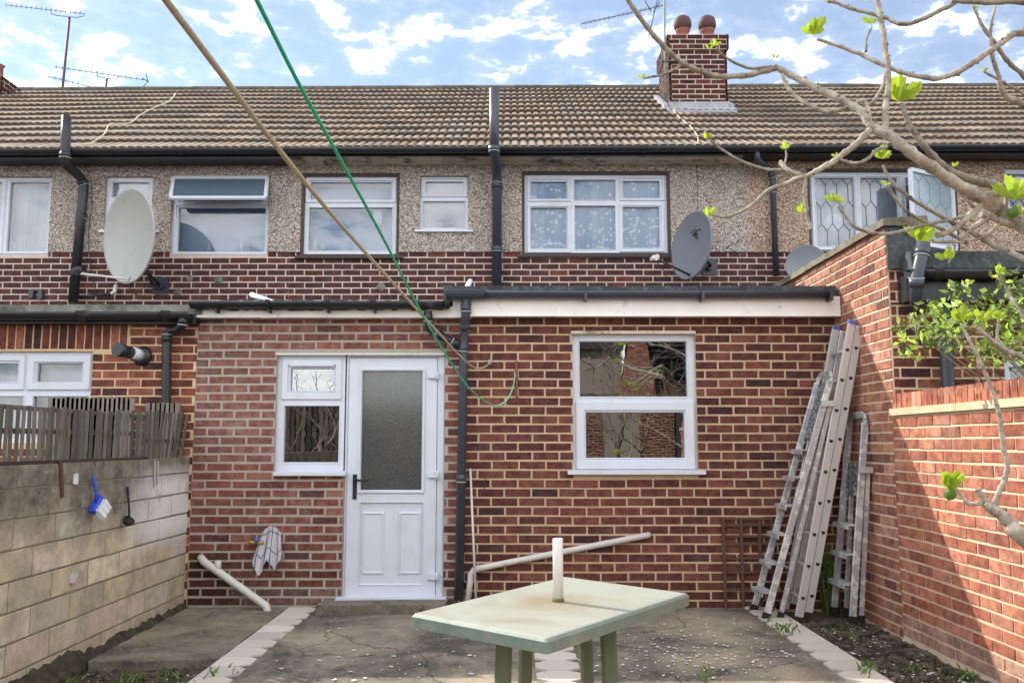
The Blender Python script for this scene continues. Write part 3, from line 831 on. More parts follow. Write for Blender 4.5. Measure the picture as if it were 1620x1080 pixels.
def roof_mat():
    m, nt, b, tc = newmat('concrete roof tile')
    c = mixc(nt, ramp(nt, tex(nt, tc, 2.2, 7, .7), [(.4, 0.0), (.65, 1.0)]), (.33, .262, .208), (.23, .178, .138))
    c = mixc(nt, 1.0, c, colnode(nt), 'MULTIPLY')
    c = mixc(nt, ramp(nt, tex(nt, tc, 38, 5, .7), [(.5, 0.0), (.7, .6)]), c, (.17, .13, .10))
    c = mixc(nt, ramp(nt, tex(nt, tc, 1.1, 8, .7), [(.58, 0.0), (.70, .75)]), c, (.085, .075, .065))
    nt.links.new(c, b.inputs['Base Color']); b.inputs['Roughness'].default_value = .9; b.inputs['Specular IOR Level'].default_value = .2
    bump(nt, b, tex(nt, tc, 80, 5, .7), .004, .6); return m
M['roof'] = roof_mat()
M['ridge'] = concrete_mat('mossy ridge tile', (.13, .11, .09), (.055, .055, .04), (.26, .24, .18), .4, .6, 3)
for h, H in houses.items():
    x0, x1 = HX[h]
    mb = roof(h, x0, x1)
    # rear slope and underside close the roof
    a, b = roof_pt(x0, SL, 0), roof_pt(x1, SL, 0)
    mb.poly([a, b, (x1, YRG+4.2, ze), (x0, YRG+4.2, ze)], 0, (.9, .9, .9))
    mb.poly([roof_pt(x0, 0, -.02), roof_pt(x0, SL, -.02), roof_pt(x1, SL, -.02), roof_pt(x1, 0, -.02)], 0, (.5, .5, .5))
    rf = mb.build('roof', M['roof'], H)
    mb = MB(); pr = []
    for k in range(9):
        an = math.pi*k/8; pr.append((YRG - .13*math.cos(an), zr - .035 + .105*math.sin(an)))
    L_ = .45; n = int((x1-x0)/L_)
    for i in range(n):
        xa, xb = x0 + (x1-x0)*i/n, x0 + (x1-x0)*(i+1)/n
        dz = KX*xa + rng.uniform(-.004, .004)
        mb.extx([(y, z+dz) for y, z in pr], xa+.004, xb, sm=False)
    mb.build('ridge_tiles', M['ridge'], rf)
    mb = MB(); mb.box(x0+.02, x1-.02, 18.3, 18.5, 0, ze); mb.build('back_wall', [M['mortar_up']], H)
# gables
for h, x in (('L', -GABLE+.1), ('R', GABLE-.1)):
    mb = MB(); mb.box(x-.1, x+.1, YU+.3, 18.3, 0, ze); mb.hexa([(x-.1, YU+.1, ze), (x+.1, YU+.1, ze), (x+.1, 18.2, ze), (x-.1, 18.2, ze), (x-.1, YRG-.05, zr-.15), (x+.1, YRG-.05, zr-.15), (x+.1, YRG+.05, zr-.15), (x-.1, YRG+.05, zr-.15)])
    mb.build('gable_wall', M['mortar_up'], houses[h])

# ---- eaves gutters and fascias
def gutter(mb, x0, x1, y, z, r=.056, k=0.0, n=10):
    pr = [(y + r*math.cos(math.pi + math.pi*i/n), z + r*1.05*math.sin(math.pi + math.pi*i/n)) for i in range(n+1)]
    inn = [(y + (r-.006)*math.cos(2*math.pi - math.pi*i/n), z + (r-.006)*math.sin(2*math.pi - math.pi*i/n)) for i in range(n+1)]
    prof = pr + inn
    b0 = len(mb.v)
    mb.extx(prof, x0, x1, sm=True)
    if k:
        for i in range(b0, len(mb.v)): v = mb.v[i]; mb.v[i] = (v[0], v[1], v[2] + k*v[0])
def joints(mb, xs, y, z, r, k=0.0, w_=.05):
    for x in xs:
        pr = [(y + r*math.cos(math.pi + math.pi*i/8), z + k*x + r*1.05*math.sin(math.pi + math.pi*i/8)) for i in range(9)]
        mb.extx(pr + [(y+r, z+k*x+.01), (y-r, z+k*x+.01)], x-w_/2, x+w_/2)
YG = YU - .40; zg = zat(234, YG)
for h, H in houses.items():
    x0, x1 = HX[h]
    mb = MB(); gutter(mb, x0+.004, x1-.004, YG, zg, .058, KX); joints(mb, [x0+.6, (x0+x1)/2+.3, x1-1.2], YG, zg, .064, KX)
    mb.build('gutter', M['black'], H)
    fm = MB(); mb = MB()
    zt = zg - .005 + KX*(x0+x1)/2; zb = zat(247, YU-.32) + KX*(x0+x1)/2
    mb.box(x0+.003, x1-.003, YU-.335, YU-.31, zb-.005, zt+.05)
    mb.build('fascia', M['black'], H); fm.box(x0+.003, x1-.003, YU-.3095, YU-.03, zb+.005, zb+.02)
    fm.build('soffit', M['cream' if h == 'M' else 'black'], H)
# cream strip under the middle house's gutter, begins part-way along the neighbour's
mb = MB(); xa = at(392, 250, YU).x; zb = zat(258, YU-.10)
mb.extx([(YU-.12, zb), (YU-.021, zb), (YU-.021, zb+.07), (YU-.12, zb+.06)], XL+.005, XR+.02, 60, .003)
mb.build('soffit_strip', M['cream'], houses['M'])
mb = MB(); mb.extx([(YU-.12, zb-.01), (YU-.021, zb-.01), (YU-.021, zb+.055), (YU-.12, zb+.045)], xa, XL, 8, .002)
mb.build('soffit_strip', M['cream'], houses['L'])

# ---- soil stacks and downpipes
def pipe(parent, pts, r, mat, name='soil_pipe', joint=(), n=14, label=None, cap=True, jl=.06):
    mb = MB(); mb.tube(pts, r, n, cap=cap)
    o = mb.build(name, M[mat], parent, label)
    if joint:
        for p, q in joint:
            j = MB(); p, q = Vector(p), Vector(q); d = (q-p).normalized()
            j.tube([p, p+d*jl], r*1.16, n); j.build('collar', M[mat], o)
            j = MB(); j.tube([p-d*.006, p+d*.004], r*1.17, n); j.build('seal_ring', M['seal'], o)
    return o
yp = YU - .56
A = [at(105, 184, yp), at(103, 250, yp), at(106, 262, yp+.03), at(128, 281, YU-.16), at(133, 293, YU-.14), at(124, 478, YU-.12)]
A[-1].x = A[-2].x - .06
pipe(houses['L'], A, .055, 'black', joint=[(A[1], A[0]), (A[4], A[3]), (at(129, 345, YU-.12), A[4]), (at(126, 430, YU-.12), A[4])])
B = [at(782, 141, yp), at(783, 240, yp), at(785, 262, YU-.24), at(786, 290, YU-.12), at(786, 452, YU-.12)]
B[0].x = B[1].x = B[2].x = B[3].x = B[4].x
B[0] = at(782, 141, yp); B[1].x = B[0].x
pipe(houses['M'], B, .058, 'grey_pipe', joint=[(B[1], B[0]), (B[3], B[4]), (at(786, 398, YU-.12), B[3])])
C = [at(1197, 238, YU-.38), at(1198, 252, YU-.36), at(1218, 268, YU-.12), at(1222, 280, YU-.09), at(1228, 436, YU-.09)]
pipe(houses['R'], C, .036, 'grey_pipe', 'downpipe', joint=[(C[3], C[2]), (at(1224, 305, YU-.09), C[3])])
# small waste branch beside the left stack
D = [at(126, 470, YU-.10), at(150, 467, YU-.09), at(176, 465, YU-.09), at(181, 462, YU-.09), at(183, 452, YU-.04)]
pipe(houses['L'], D[:3], .018, 'black', 'waste_pipe'); pipe(houses['L'], D[2:], .024, 'pvc_old', 'waste_pipe')
mb = MB(); q = at(124, 428, YU-.16); mb.box(q.x-.07, q.x+.05, q.y-.02, q.y+.1, q.z-.05, q.z+.04, j=.008); mb.build('pipe_clamp', M['black'], houses['L'])

# ---- chimneys
def chimney(H, px0, px1, pyt, pyb, pots=True, Yc=None, capr=3):
    rf = next(o for o in H.children if o.name.startswith('roof'))
    best = min((abs(ray(px0, pyb).z/ray(px0, pyb).y - (ze + (Y-YEV)*math.tan(TH)+.05 + KX*3 - HCAM)/Y), Y) for Y in [10+i*.01 for i in range(420)]) if Yc is None else (0, Yc)
    Yc = best[1]; a, b = at(px0, pyb-60, Yc), at(px1, pyb-60, Yc); zt = zat(pyt, Yc, px0)
    x0, x1 = a.x, b.x; y0, y1 = Yc, Yc+.85; zlow = ze + (Yc-YEV)*math.tan(TH) - .2
    mb = MB(); zc = zt - .0745*capr
    for (O, U, Nn, L) in (((x0, y0, 0), (1, 0, 0), (0, -1, 0), x1-x0), ((x0, y1, 0), (0, -1, 0), (-1, 0, 0), y1-y0), ((x1, y0, 0), (0, 1, 0), (1, 0, 0), y1-y0)):
        bricks(mb, O, U, Nn, L, zc - .0745*22, zc, [], pal_chim, off=.03, course=.0745, proud=.005)
        holed(mb, O, U, Nn, 0, L, zlow, zc, [], .03)
        Ov = Vector(O) + Vector(Nn)*.03 - Vector(U)*.03
        bricks(mb, Ov, U, Nn, L+.06, zc, zt, [], pal_chim, off=.07, course=.0745, proud=.005)
        holed(mb, Ov, U, Nn, 0, L+.06, zc, zt, [], .03)
    mb.box(x0, x1, y0+.03, y1-.01, zt-.05, zt+.01, 1)
    ch = mb.build('chimney', [M['brick_chim'], M['mortar_up']], rf)
    return ch, (x0, x1, y0, y1, zt, zlow), rf
ch, (cx0, cx1, cy0, cy1, czt, czl), rf = chimney(houses['M'], 1059, 1150, 56, 172)
# keep depth at three levels: chimney pots and flashing belong to the house itself
for px in (1080, 1119):
    p = at(px, 56, cy0+.35)
    mb = MB(); mb.lathe([(.12, 0), (.12, .05), (.095, .08), (.09, .20), (.108, .22), (.108, .25)], (p.x, p.y, czt), n=22); mb.build('chimney_pot', M['chim_pot'], houses['M'])
    mb = MB(); mb.lathe([(.10, .25), (.122, .27), (.135, .31), (.133, .37), (.11, .43), (.065, .462), (.001, .47)], (p.x, p.y, czt), n=22); mb.build('chimney_cowl', M['cowl'], houses['M'])
mb = MB(); zf = ze + (cy0-YEV)*math.tan(TH) + .05 + KX*cx0
mb.box(cx0-.02, cx1+.02, cy0-.02, cy0-.008, zf-.05, zf+.10, j=.003)
sl = math.tan(TH)
mb.hexa([(cx0-.06, cy0-.13, zf-.10), (cx1+.10, cy0-.13, zf-.10), (cx1+.10, cy0, zf-.02), (cx0-.06, cy0, zf-.02), (cx0-.06, cy0-.13, zf-.06), (cx1+.10, cy0-.13, zf-.06), (cx1+.10, cy0, zf+.02), (cx0-.06, cy0, zf+.02)])
for x in (cx0-.09, cx1+.03):
    mb.hexa([(x, cy0-.02, zf-.1), (x+.06, cy0-.02, zf-.1), (x+.06, cy1, zf-.1+.85*sl), (x, cy1, zf-.1+.85*sl), (x, cy0-.02, zf+.06), (x+.06, cy0-.02, zf+.06), (x+.06, cy1, zf+.06+.85*sl), (x, cy1, zf+.06+.85*sl)])
mb.build('chimney_flashing', M['lead'], houses['M'])
chimney(houses['L'], -75, 4, 122, 172, Yc=13.6, capr=2)
p = at(1, 120, 13.8); mb = MB(); mb.lathe([(.11, 0), (.09, .1), (.085, .3), (.11, .33)], (p.x-.12, p.y+.1, zat(122, 13.6, -40))); mb.build('chimney_pot', M['chim_pot'], houses['L'])

# ================================================================ EXTENSIONS
XM = at(735, 700, YE).x                      # joint between pink and brown brickwork
XJ = at(306, 700, YE).x
# openings in metres
door_o = (545, 562, 703, 946); wl_o = (437, 562, 545, 748); wr_o = (906, 529, 1101, 748)
def ext_house_M():
    H = houses['M']
    zt_l, zt_r = zat(505, YE), zat(500, YE)
    hd = rect(*door_o, YE+.03); hw = rect(*wl_o, YE+.03); hr = rect(*wr_o, YE+.03)
    hw = (hw[0], hd[0]+.001, hw[2], hd[3]); hd = (hd[0], hd[1], -.05, hd[3])
    # left (pink) section
    mb = MB(); L = XM-XJ; o = XJ
    hl = [(a-o, b-o, c, d) for a, b, c, d in (hd, hw)]
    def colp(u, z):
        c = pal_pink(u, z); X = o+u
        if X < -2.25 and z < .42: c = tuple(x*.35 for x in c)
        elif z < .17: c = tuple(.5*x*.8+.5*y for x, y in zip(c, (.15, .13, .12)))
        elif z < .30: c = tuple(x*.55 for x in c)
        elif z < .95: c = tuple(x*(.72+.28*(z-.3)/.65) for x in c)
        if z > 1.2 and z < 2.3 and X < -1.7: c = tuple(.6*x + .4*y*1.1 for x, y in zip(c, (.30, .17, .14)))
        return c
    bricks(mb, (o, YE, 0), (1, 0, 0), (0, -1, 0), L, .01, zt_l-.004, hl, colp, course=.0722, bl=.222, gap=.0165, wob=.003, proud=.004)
    holed(mb, (o, YE, 0), (1, 0, 0), (0, -1, 0), 0, L, -.1, zt_l, hl, .22)
    mb.build('extension_wall', [M['brick_pink'], M['mortar_pink']], H, 'pale washed red brick wall with grey mortar beside the door')
    mb = MB(); o = XM; L = XR-XM; hl = [(a-o, b-o, c, d) for a, b, c, d in (hr,)]
    def colr(u, z):
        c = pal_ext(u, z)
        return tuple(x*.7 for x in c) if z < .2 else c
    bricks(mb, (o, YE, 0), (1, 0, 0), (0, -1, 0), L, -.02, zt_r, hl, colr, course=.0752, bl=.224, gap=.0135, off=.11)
    holed(mb, (o, YE, 0), (1, 0, 0), (0, -1, 0), 0, L, -.1, zt_r, hl, .22)
    mb.build('extension_wall', [M['brick_ext'], M['mortar_ext']], H, 'red brown brick wall with sandy mortar and the large window')
    # window left of the door and right window
    window(H, YE, wl_o, [(459, 582, 530, 619), (448, 641, 537, 732)], sash=[((446, 568, 541, 632), (459, 582, 530, 619))], rec=.045, mats=('pvc', 'glass_dark'), back='dark', backd=.4, sill=(433, 745, 547, 752),
           label='white window with small opening top light beside the door')
    window(H, YE, wr_o, [(916, 539, 1088, 628), (926, 651, 1084, 725)], sash=[((911, 635, 1099, 742), (926, 651, 1084, 725))], rec=.045, mats=('pvc', 'glass_dark'), back='dark', backd=.6, sill=(898, 743, 1116, 750),
           label='large two-pane white window reflecting bare branches')
    # trickle vent, head trims
    mb = MB(); a = rect(459, 574, 528, 579, YE+.02); mb.box(a[0], a[1], YE+.012, YE+.03, a[2], a[3]); mb.build('trickle_vent', M['pvc'], H)
    mb = MB(); a = rect(436, 559, 703, 562, YE); mb.box(a[0], a[1], YE-.012, YE+.04, a[2]+.002, a[3]+.004); mb.build('door_head_trim', M['pvc_old'], H)
    mb = MB(); a = rect(903, 524, 1100, 528, YE); mb.box(a[0], a[1], YE-.018, YE+.04, a[2], a[3]+.003); mb.build('window_head_trim', M['cream'], H)
    # door
    Yd = YE + .045
    ro = rect(*door_o, Yd); rl = rect(549, 566, 691, 943, Yd)
    mb = MB(); holed(mb, (0, Yd, 0), (1, 0, 0), (0, -1, 0), ro[0]+.001, ro[1], ro[2], ro[3], [rl], .07, m=0)
    ring(mb, (ro[0]+.002, ro[1]-.002, ro[2]+.001, ro[3]-.001), .02, Yd-.012, Yd+.02)
    mb.build('door_frame', M['pvc'], H)
    rg = rect(572, 587, 668, 775, Yd); rpn = rect(569, 794, 669, 924, Yd)
    mb = MB(); e = .004
    lf = (rl[0]+e, rl[1]-e, rl[2]+e, rl[3]-e)
    holed(mb, (0, Yd-.010, 0), (1, 0, 0), (0, -1, 0), lf[0], lf[1], lf[2], lf[3], [rg, rpn], .05, m=0)
    ring(mb, (rg[0]-.025, rg[1]+.025, rg[2]-.025, rg[3]+.025), .027, Yd-.024, Yd+.02)
    ring(mb, (rpn[0]-.006, rpn[1]+.006, rpn[2]-.006, rpn[3]+.006), .012, Yd-.016, Yd+.02)
    mb.box(rpn[0]-.004, rpn[1]+.004, Yd+.004, Yd+.03, rpn[2]-.004, rpn[3]+.004)
    for q in ((572, 809, 608, 908), (630, 809, 666, 908)):
        r_ = rect(*q, Yd); i = .022
        b = len(mb.v)
        for (d, y) in ((0, Yd+.004), (.006, Yd-.008), (i*.7, Yd-.010), (i, Yd+.000)):
            mb.v += [(r_[0]+d, y, r_[2]+d), (r_[1]-d, y, r_[2]+d), (r_[1]-d, y, r_[3]-d), (r_[0]+d, y, r_[3]-d)]
        for L_ in range(3):
            for k in range(4): mb.face([b+4*L_+k, b+4*L_+(k+1) % 4, b+4*L_+4+(k+1) % 4, b+4*L_+4+k])
        mb.face([b+12, b+13, b+14, b+15])
    door = mb.build('door', M['pvc'], H, 'white half-glazed back door with two raised lower panels')
    g = MB(); y = Yd+.012; g.poly([(rg[0]-.01, y, rg[2]-.01), (rg[1]+.01, y, rg[2]-.01), (rg[1]+.01, y, rg[3]+.01), (rg[0]-.01, y, rg[3]+.01)]); g.build('door_pane', M['door_glass'], door)
    g = MB(); a = rect(558, 750, 564, 789, Yd-.02); g.box(a[0], a[1], Yd-.022, Yd-.008, a[2], a[3])
    p = at(561, 759, Yd-.03); q = at(583, 760, Yd-.07)
    g.tube([(p.x, Yd-.02, p.z), (p.x, Yd-.065, p.z), (p.x+.02, Yd-.07, p.z+.002), (q.x-.03, Yd-.07, p.z-.006), (q.x, Yd-.068, p.z+.004)], [.011, .010, .010, .009, .006], 8)
    g.build('door_handle', M['rubber'], door)
    for py in (593, 750, 911):
        g = MB(); a = at(683, py, Yd-.03); b = at(690, py, Yd-.03)
        g.box(a.x-.035, b.x-.004, Yd-.036, Yd-.012, a.z-.026, a.z+.022); g.tube([(b.x+.006, Yd-.03, b.z-.045), (b.x+.006, Yd-.03, b.z+.03)], .010, 8); g.box(b.x-.002, b.x+.022, Yd-.03, Yd-.010, b.z-.03, b.z+.02)
        g.build('hinge', M['pvc'], door)
    a = rect(531, 945, 706, 951, YE-.05); g = MB(); g.box(a[0], a[1], YE-.075, YE+.06, a[2], a[3]+.002); g.build('threshold', M['pvc'], H)
    # doorstep
    a = onz(510, 979, .0); b = onz(716, 979, .0); g = MB()
    g.box(-1.535, -.52, YE-.30, YE-.016, -.05, .072, j=.006); g.build('doorstep', M['concrete'], H)
    # fascia, gutters, kerbs
    yf = YE-.10
    zl0, zl1 = zat(502, yf), zat(489, yf)
    mb = MB(); mb.extx([(yf, zl0), (yf+.09, zl0), (yf+.09, zl1+.02), (yf, zl1+.02)], at(311, 495, yf).x, at(716, 495, yf).x, 30, .0016); mb.build('fascia', M['fascia_w'], H)
    zr0, zr1 = zat(500, yf), zat(475, yf)
    mb = MB(); mb.extx([(yf-.02, zr0), (yf+.09, zr0), (yf+.09, zr1+.03), (yf-.02, zr1+.03)], at(746, 488, yf).x, at(1328, 488, yf).x, 40, .0016)
    mb.box(at(744, 490, yf).x, at(1328, 490, yf).x, yf-.028, yf-.0215, zr0-.004, zr0+.008); mb.build('fascia', M['fascia_w'], H)
    mb = MB(); mb.box(at(716, 490, yf).x, at(746, 490, yf).x, yf-.001, yf+.09, zl0, zr1+.03); mb.build('fascia', M['fascia_w'], H)
    yg = YE-.17
    zg = zat(483, yg); mb = MB(); gutter(mb, at(302, 485, yg).x, at(712, 485, yg).x, yg, zg+.03, .055); joints(mb, [at(p_, 485, yg).x for p_ in (425, 520, 592, 706)], yg, zg+.03, .061, w_=.035)
    for p_ in (342, 425, 518, 592): x = at(p_, 494, yg).x; mb.box(x-.008, x+.008, yg-.01, yg+.07, zg-.06, zg-.02)
    mb.build('gutter', M['black'], H)
    zg = zat(467, yg); mb = MB(); gutter(mb, at(712, 470, yg).x, at(1316, 470, yg).x, yg, zg+.03, .058); joints(mb, [at(p_, 470, yg).x for p_ in (737,)], yg, zg+.03, .066, w_=.32)
    for p_ in (926, 1110, 1312): x = at(p_, 478, yg).x; mb.box(x-.012, x+.012, yg-.065, yg+.07, zg-.05, zg+.03)
    mb.build('gutter', M['grey_pipe'], H)
    # roofs (felt) with upstand kerbs
    zk0, zk1 = zat(470, yg+.08), zat(453, yg+.08)
    mb = MB(); x0, x1 = at(700, 460, yg).x, at(1330, 460, yg).x
    mb.extx([(yg+.075, zk0-.04), (yg+.21, zk0-.04), (yg+.21, zk1), (yg+.09, zk1+.006)], x0, x1, 44, .0035)
    mb.box(x0+.005, x1-.03, yg+.2, YU-.011, zk0-.05, zk1-.05)
    mb.build('extension_roof', M['felt'], H)
    zq = zat(474, yg+.08); mb = MB(); xa = at(306, 480, yg).x
    mb.extx([(yg+.03, zq-.09), (yg+.19, zq-.09), (yg+.25, zq), (yg+.08, zq-.004)], xa, x0, 50, .009)
    mb.box(xa, x0-.003, yg+.18, YU-.011, zq-.12, zq-.02)
    mb.build('extension_roof', M['felt'], H)
    mb = MB(); mb.box(XR-.22, XR-.003, YE+.222, YU-.24, 0, zk0-.06); mb.box(XJ+.003, XJ+.22, YE+.222, YU-.24, 0, zq-.13); mb.build('extension_side_wall', M['mortar_ext'], H)
    # main downpipe with branch
    yd = YE-.085; P = [at(737, 473, yg), at(737, 493, yg), at(736, 505, yg+.01), at(735, 520, yd), at(734, 545, yd), at(726, 948, yd)]
    pipe(H, P, .037, 'grey_pipe', 'downpipe', joint=[(P[1], P[0]), (P[3], P[2]), (at(733, 556, yd), P[4]), (at(729.5, 762, yd), P[4])])
    Q = [at(677, 492, yg), at(677, 508, yg+.01), at(680, 520, yd-.01), at(690, 528, yd), at(731, 549, yd)]
    pipe(H, Q, .034, 'black', 'branch_pipe', joint=[(Q[1], Q[0]), (Q[3], Q[4]), (at(716, 541, yd), Q[4])])
    # gully pipe and overflow stubs
    G = [at(740, 950, YE-.09), at(744, 918, YE-.06), at(744, 908, YE-.05), at(750, 901, YE-.05), at(760, 898, YE-.045), at(1026, 846, YE-.045), at(1027, 846, YE)]
    pipe(H, G, .025, 'pvc_old', 'waste_pipe', label='long cream waste pipe rising along the wall')
    G = [at(398, 466, YE+.25), at(437, 480, YE-.02)]
    pipe(H, G, .022, 'pvc', 'overflow_pipe', label='short white pipe lying on the felt roof edge')
    G = [at(744, 445, YE+.1), at(741, 450, YE+.02), at(736, 463, YE-.05)]
    pipe(H, G, .022, 'pvc', 'overflow_pipe', label='bent white pipe over the gutter corner')
    G = [at(318, 882, YE-.005), at(319, 883, YE-.06), at(324, 889, YE-.09), at(340, 900, YE-.10), at(410, 950, YE-.13), at(421, 958, YE-.14), at(423, 966, YE-.15), at(423, 972, YE-.15)]
    o = pipe(H, G, .031, 'pvc_old', 'waste_pipe', label='grey white waste pipe slanting to the slab')
    G = [at(345, 903, YE-.10), at(345, 886, YE-.10)]
    g = MB(); g.tube(G, .025, 10); g.build('pipe_tee', M['pvc_old'], o)
    # hooks, rusty bracket, nail
    g = MB(); p = at(775, 574, YE); g.tube([(p.x, YE, p.z), (p.x, YE-.05, p.z+.01)], .014, 8); g.tube([(p.x, YE-.03, p.z-.02), (p.x, YE-.03, p.z+.025)], .018, 8); g.build('rope_hook', M['seal'], H)
    g = MB(); a = at(817, 571, YE); b = at(818, 629, YE); g.bar((a.x, YE-.012, a.z), (a.x+.004, YE-.012, b.z), .02, .012, up=(0, 1, 0)); g.build('line_bracket', M['rust_bright'], H)
    g = MB(); a = at(766, 753, YE); g.tube([(a.x, YE, a.z), (a.x, YE-.02, a.z), (a.x+.012, YE-.025, a.z-.02), (a.x, YE-.025, a.z-.05), (a.x+.003, YE-.02, a.z-.11)], .004, 6); g.build('wall_hook', M['rust'], H)
ext_house_M()

def ext_house_L():
    H = houses['L']; yw = YE+.004; x0 = -7.6; L = XJ - x0
    wo = (-190, 556, 146, 700)
    hw = rect(*wo, yw+.03); zt = zat(512, yw); zs0 = zat(553, yw); xs = at(205, 535, yw).x
    mb = MB(); o = x0; hl = [(a-o, b-o, c, d) for a, b, c, d in (hw,)]
    sold = (0, xs-o, zs0, zt)
    bricks(mb, (o, yw, 0), (1, 0, 0), (0, -1, 0), L-.004, 0, zt, hl+[sold], pal_left, course=.0715, bl=.219, gap=.0115)
    x = 0
    while x < xs-o-.06:
        put_brick(mb, Vector((o, yw, 0)), Vector((1, 0, 0)), Vector((0, -1, 0)), x+.005, x+.065, zs0+.006, zt-.005, pal_left(0, 0), .007, False, .0014); x += .0727
    holed(mb, (o, yw, 0), (1, 0, 0), (0, -1, 0), 0, L-.004, -.1, zt, hl, .22)
    mb.build('extension_wall', [M['brick_left'], M['mortar_left']], H)
    window(H, yw, wo, [(-30, 574, 29, 605), (58, 574, 131, 605), (-30, 626, 36, 690), (50, 626, 138, 690)], sash=[((-40, 562, 40, 617), (-30, 574, 29, 605)), ((44, 562, 144, 617), (58, 574, 131, 605))], rec=.04, mats=('pvc', 'glass'), back='net', backd=.08, fold=.014,
           label='wide white window with net curtain above the slatted screen')
    yg = yw-.17; xe = at(300, 500, yg).x
    zg = zat(501, yg); mb = MB(); gutter(mb, x0, xe, yg, zg+.035, .06); joints(mb, [at(p_, 500, yg).x for p_ in (132, 265)], yg, zg+.035, .067, w_=.07)
    mb.build('gutter', M['black'], H)
    mb = MB(); mb.box(x0, at(306, 500, yg).x, yg+.06, yg+.155, zat(513, yw-.05), zg+.05); mb.build('fascia', M['black'], H)
    zk = zat(482, yg+.08); mb = MB(); mb.extx([(yg+.05, zg+.03), (yg+.2, zg+.03), (yg+.2, zk), (yg+.07, zk)], x0, xe+.08, 50, .003)
    mb.box(x0, xe+.07, yg+.2, YU-.011, zg, zk-.03); mb.build('extension_roof', M['felt_pale'], H)
    yd = yw-.08
    P = [at(291, 500, yg), at(289, 514, yg), at(284, 520, yg+.02), at(270, 522, yd), at(264, 530, yd), at(263, 640, yd), at(263, 760, yd)]
    pipe(H, P, .037, 'black', 'downpipe', joint=[(P[1], P[0]), (P[4], P[5])])
    # balanced flue
    p = at(226, 563, yw); mb = MB(); ax = Vector((-.25, -1, .12)).normalized()
    mb.lathe([(.085, 0), (.085, .012), (.052, .03)], (p.x, yw-.002, p.z), ax, 22, m=0); mb.lathe([(.048, .02), (.048, .13)], (p.x, yw, p.z), ax, 20, m=1)
    mb.lathe([(.05, .12), (.052, .20), (.060, .27)], (p.x, yw, p.z), (-.45, -1, .12), 20, m=0)
    mb.build('boiler_flue', [M['black'], M['pvc']], H)
ext_house_L()

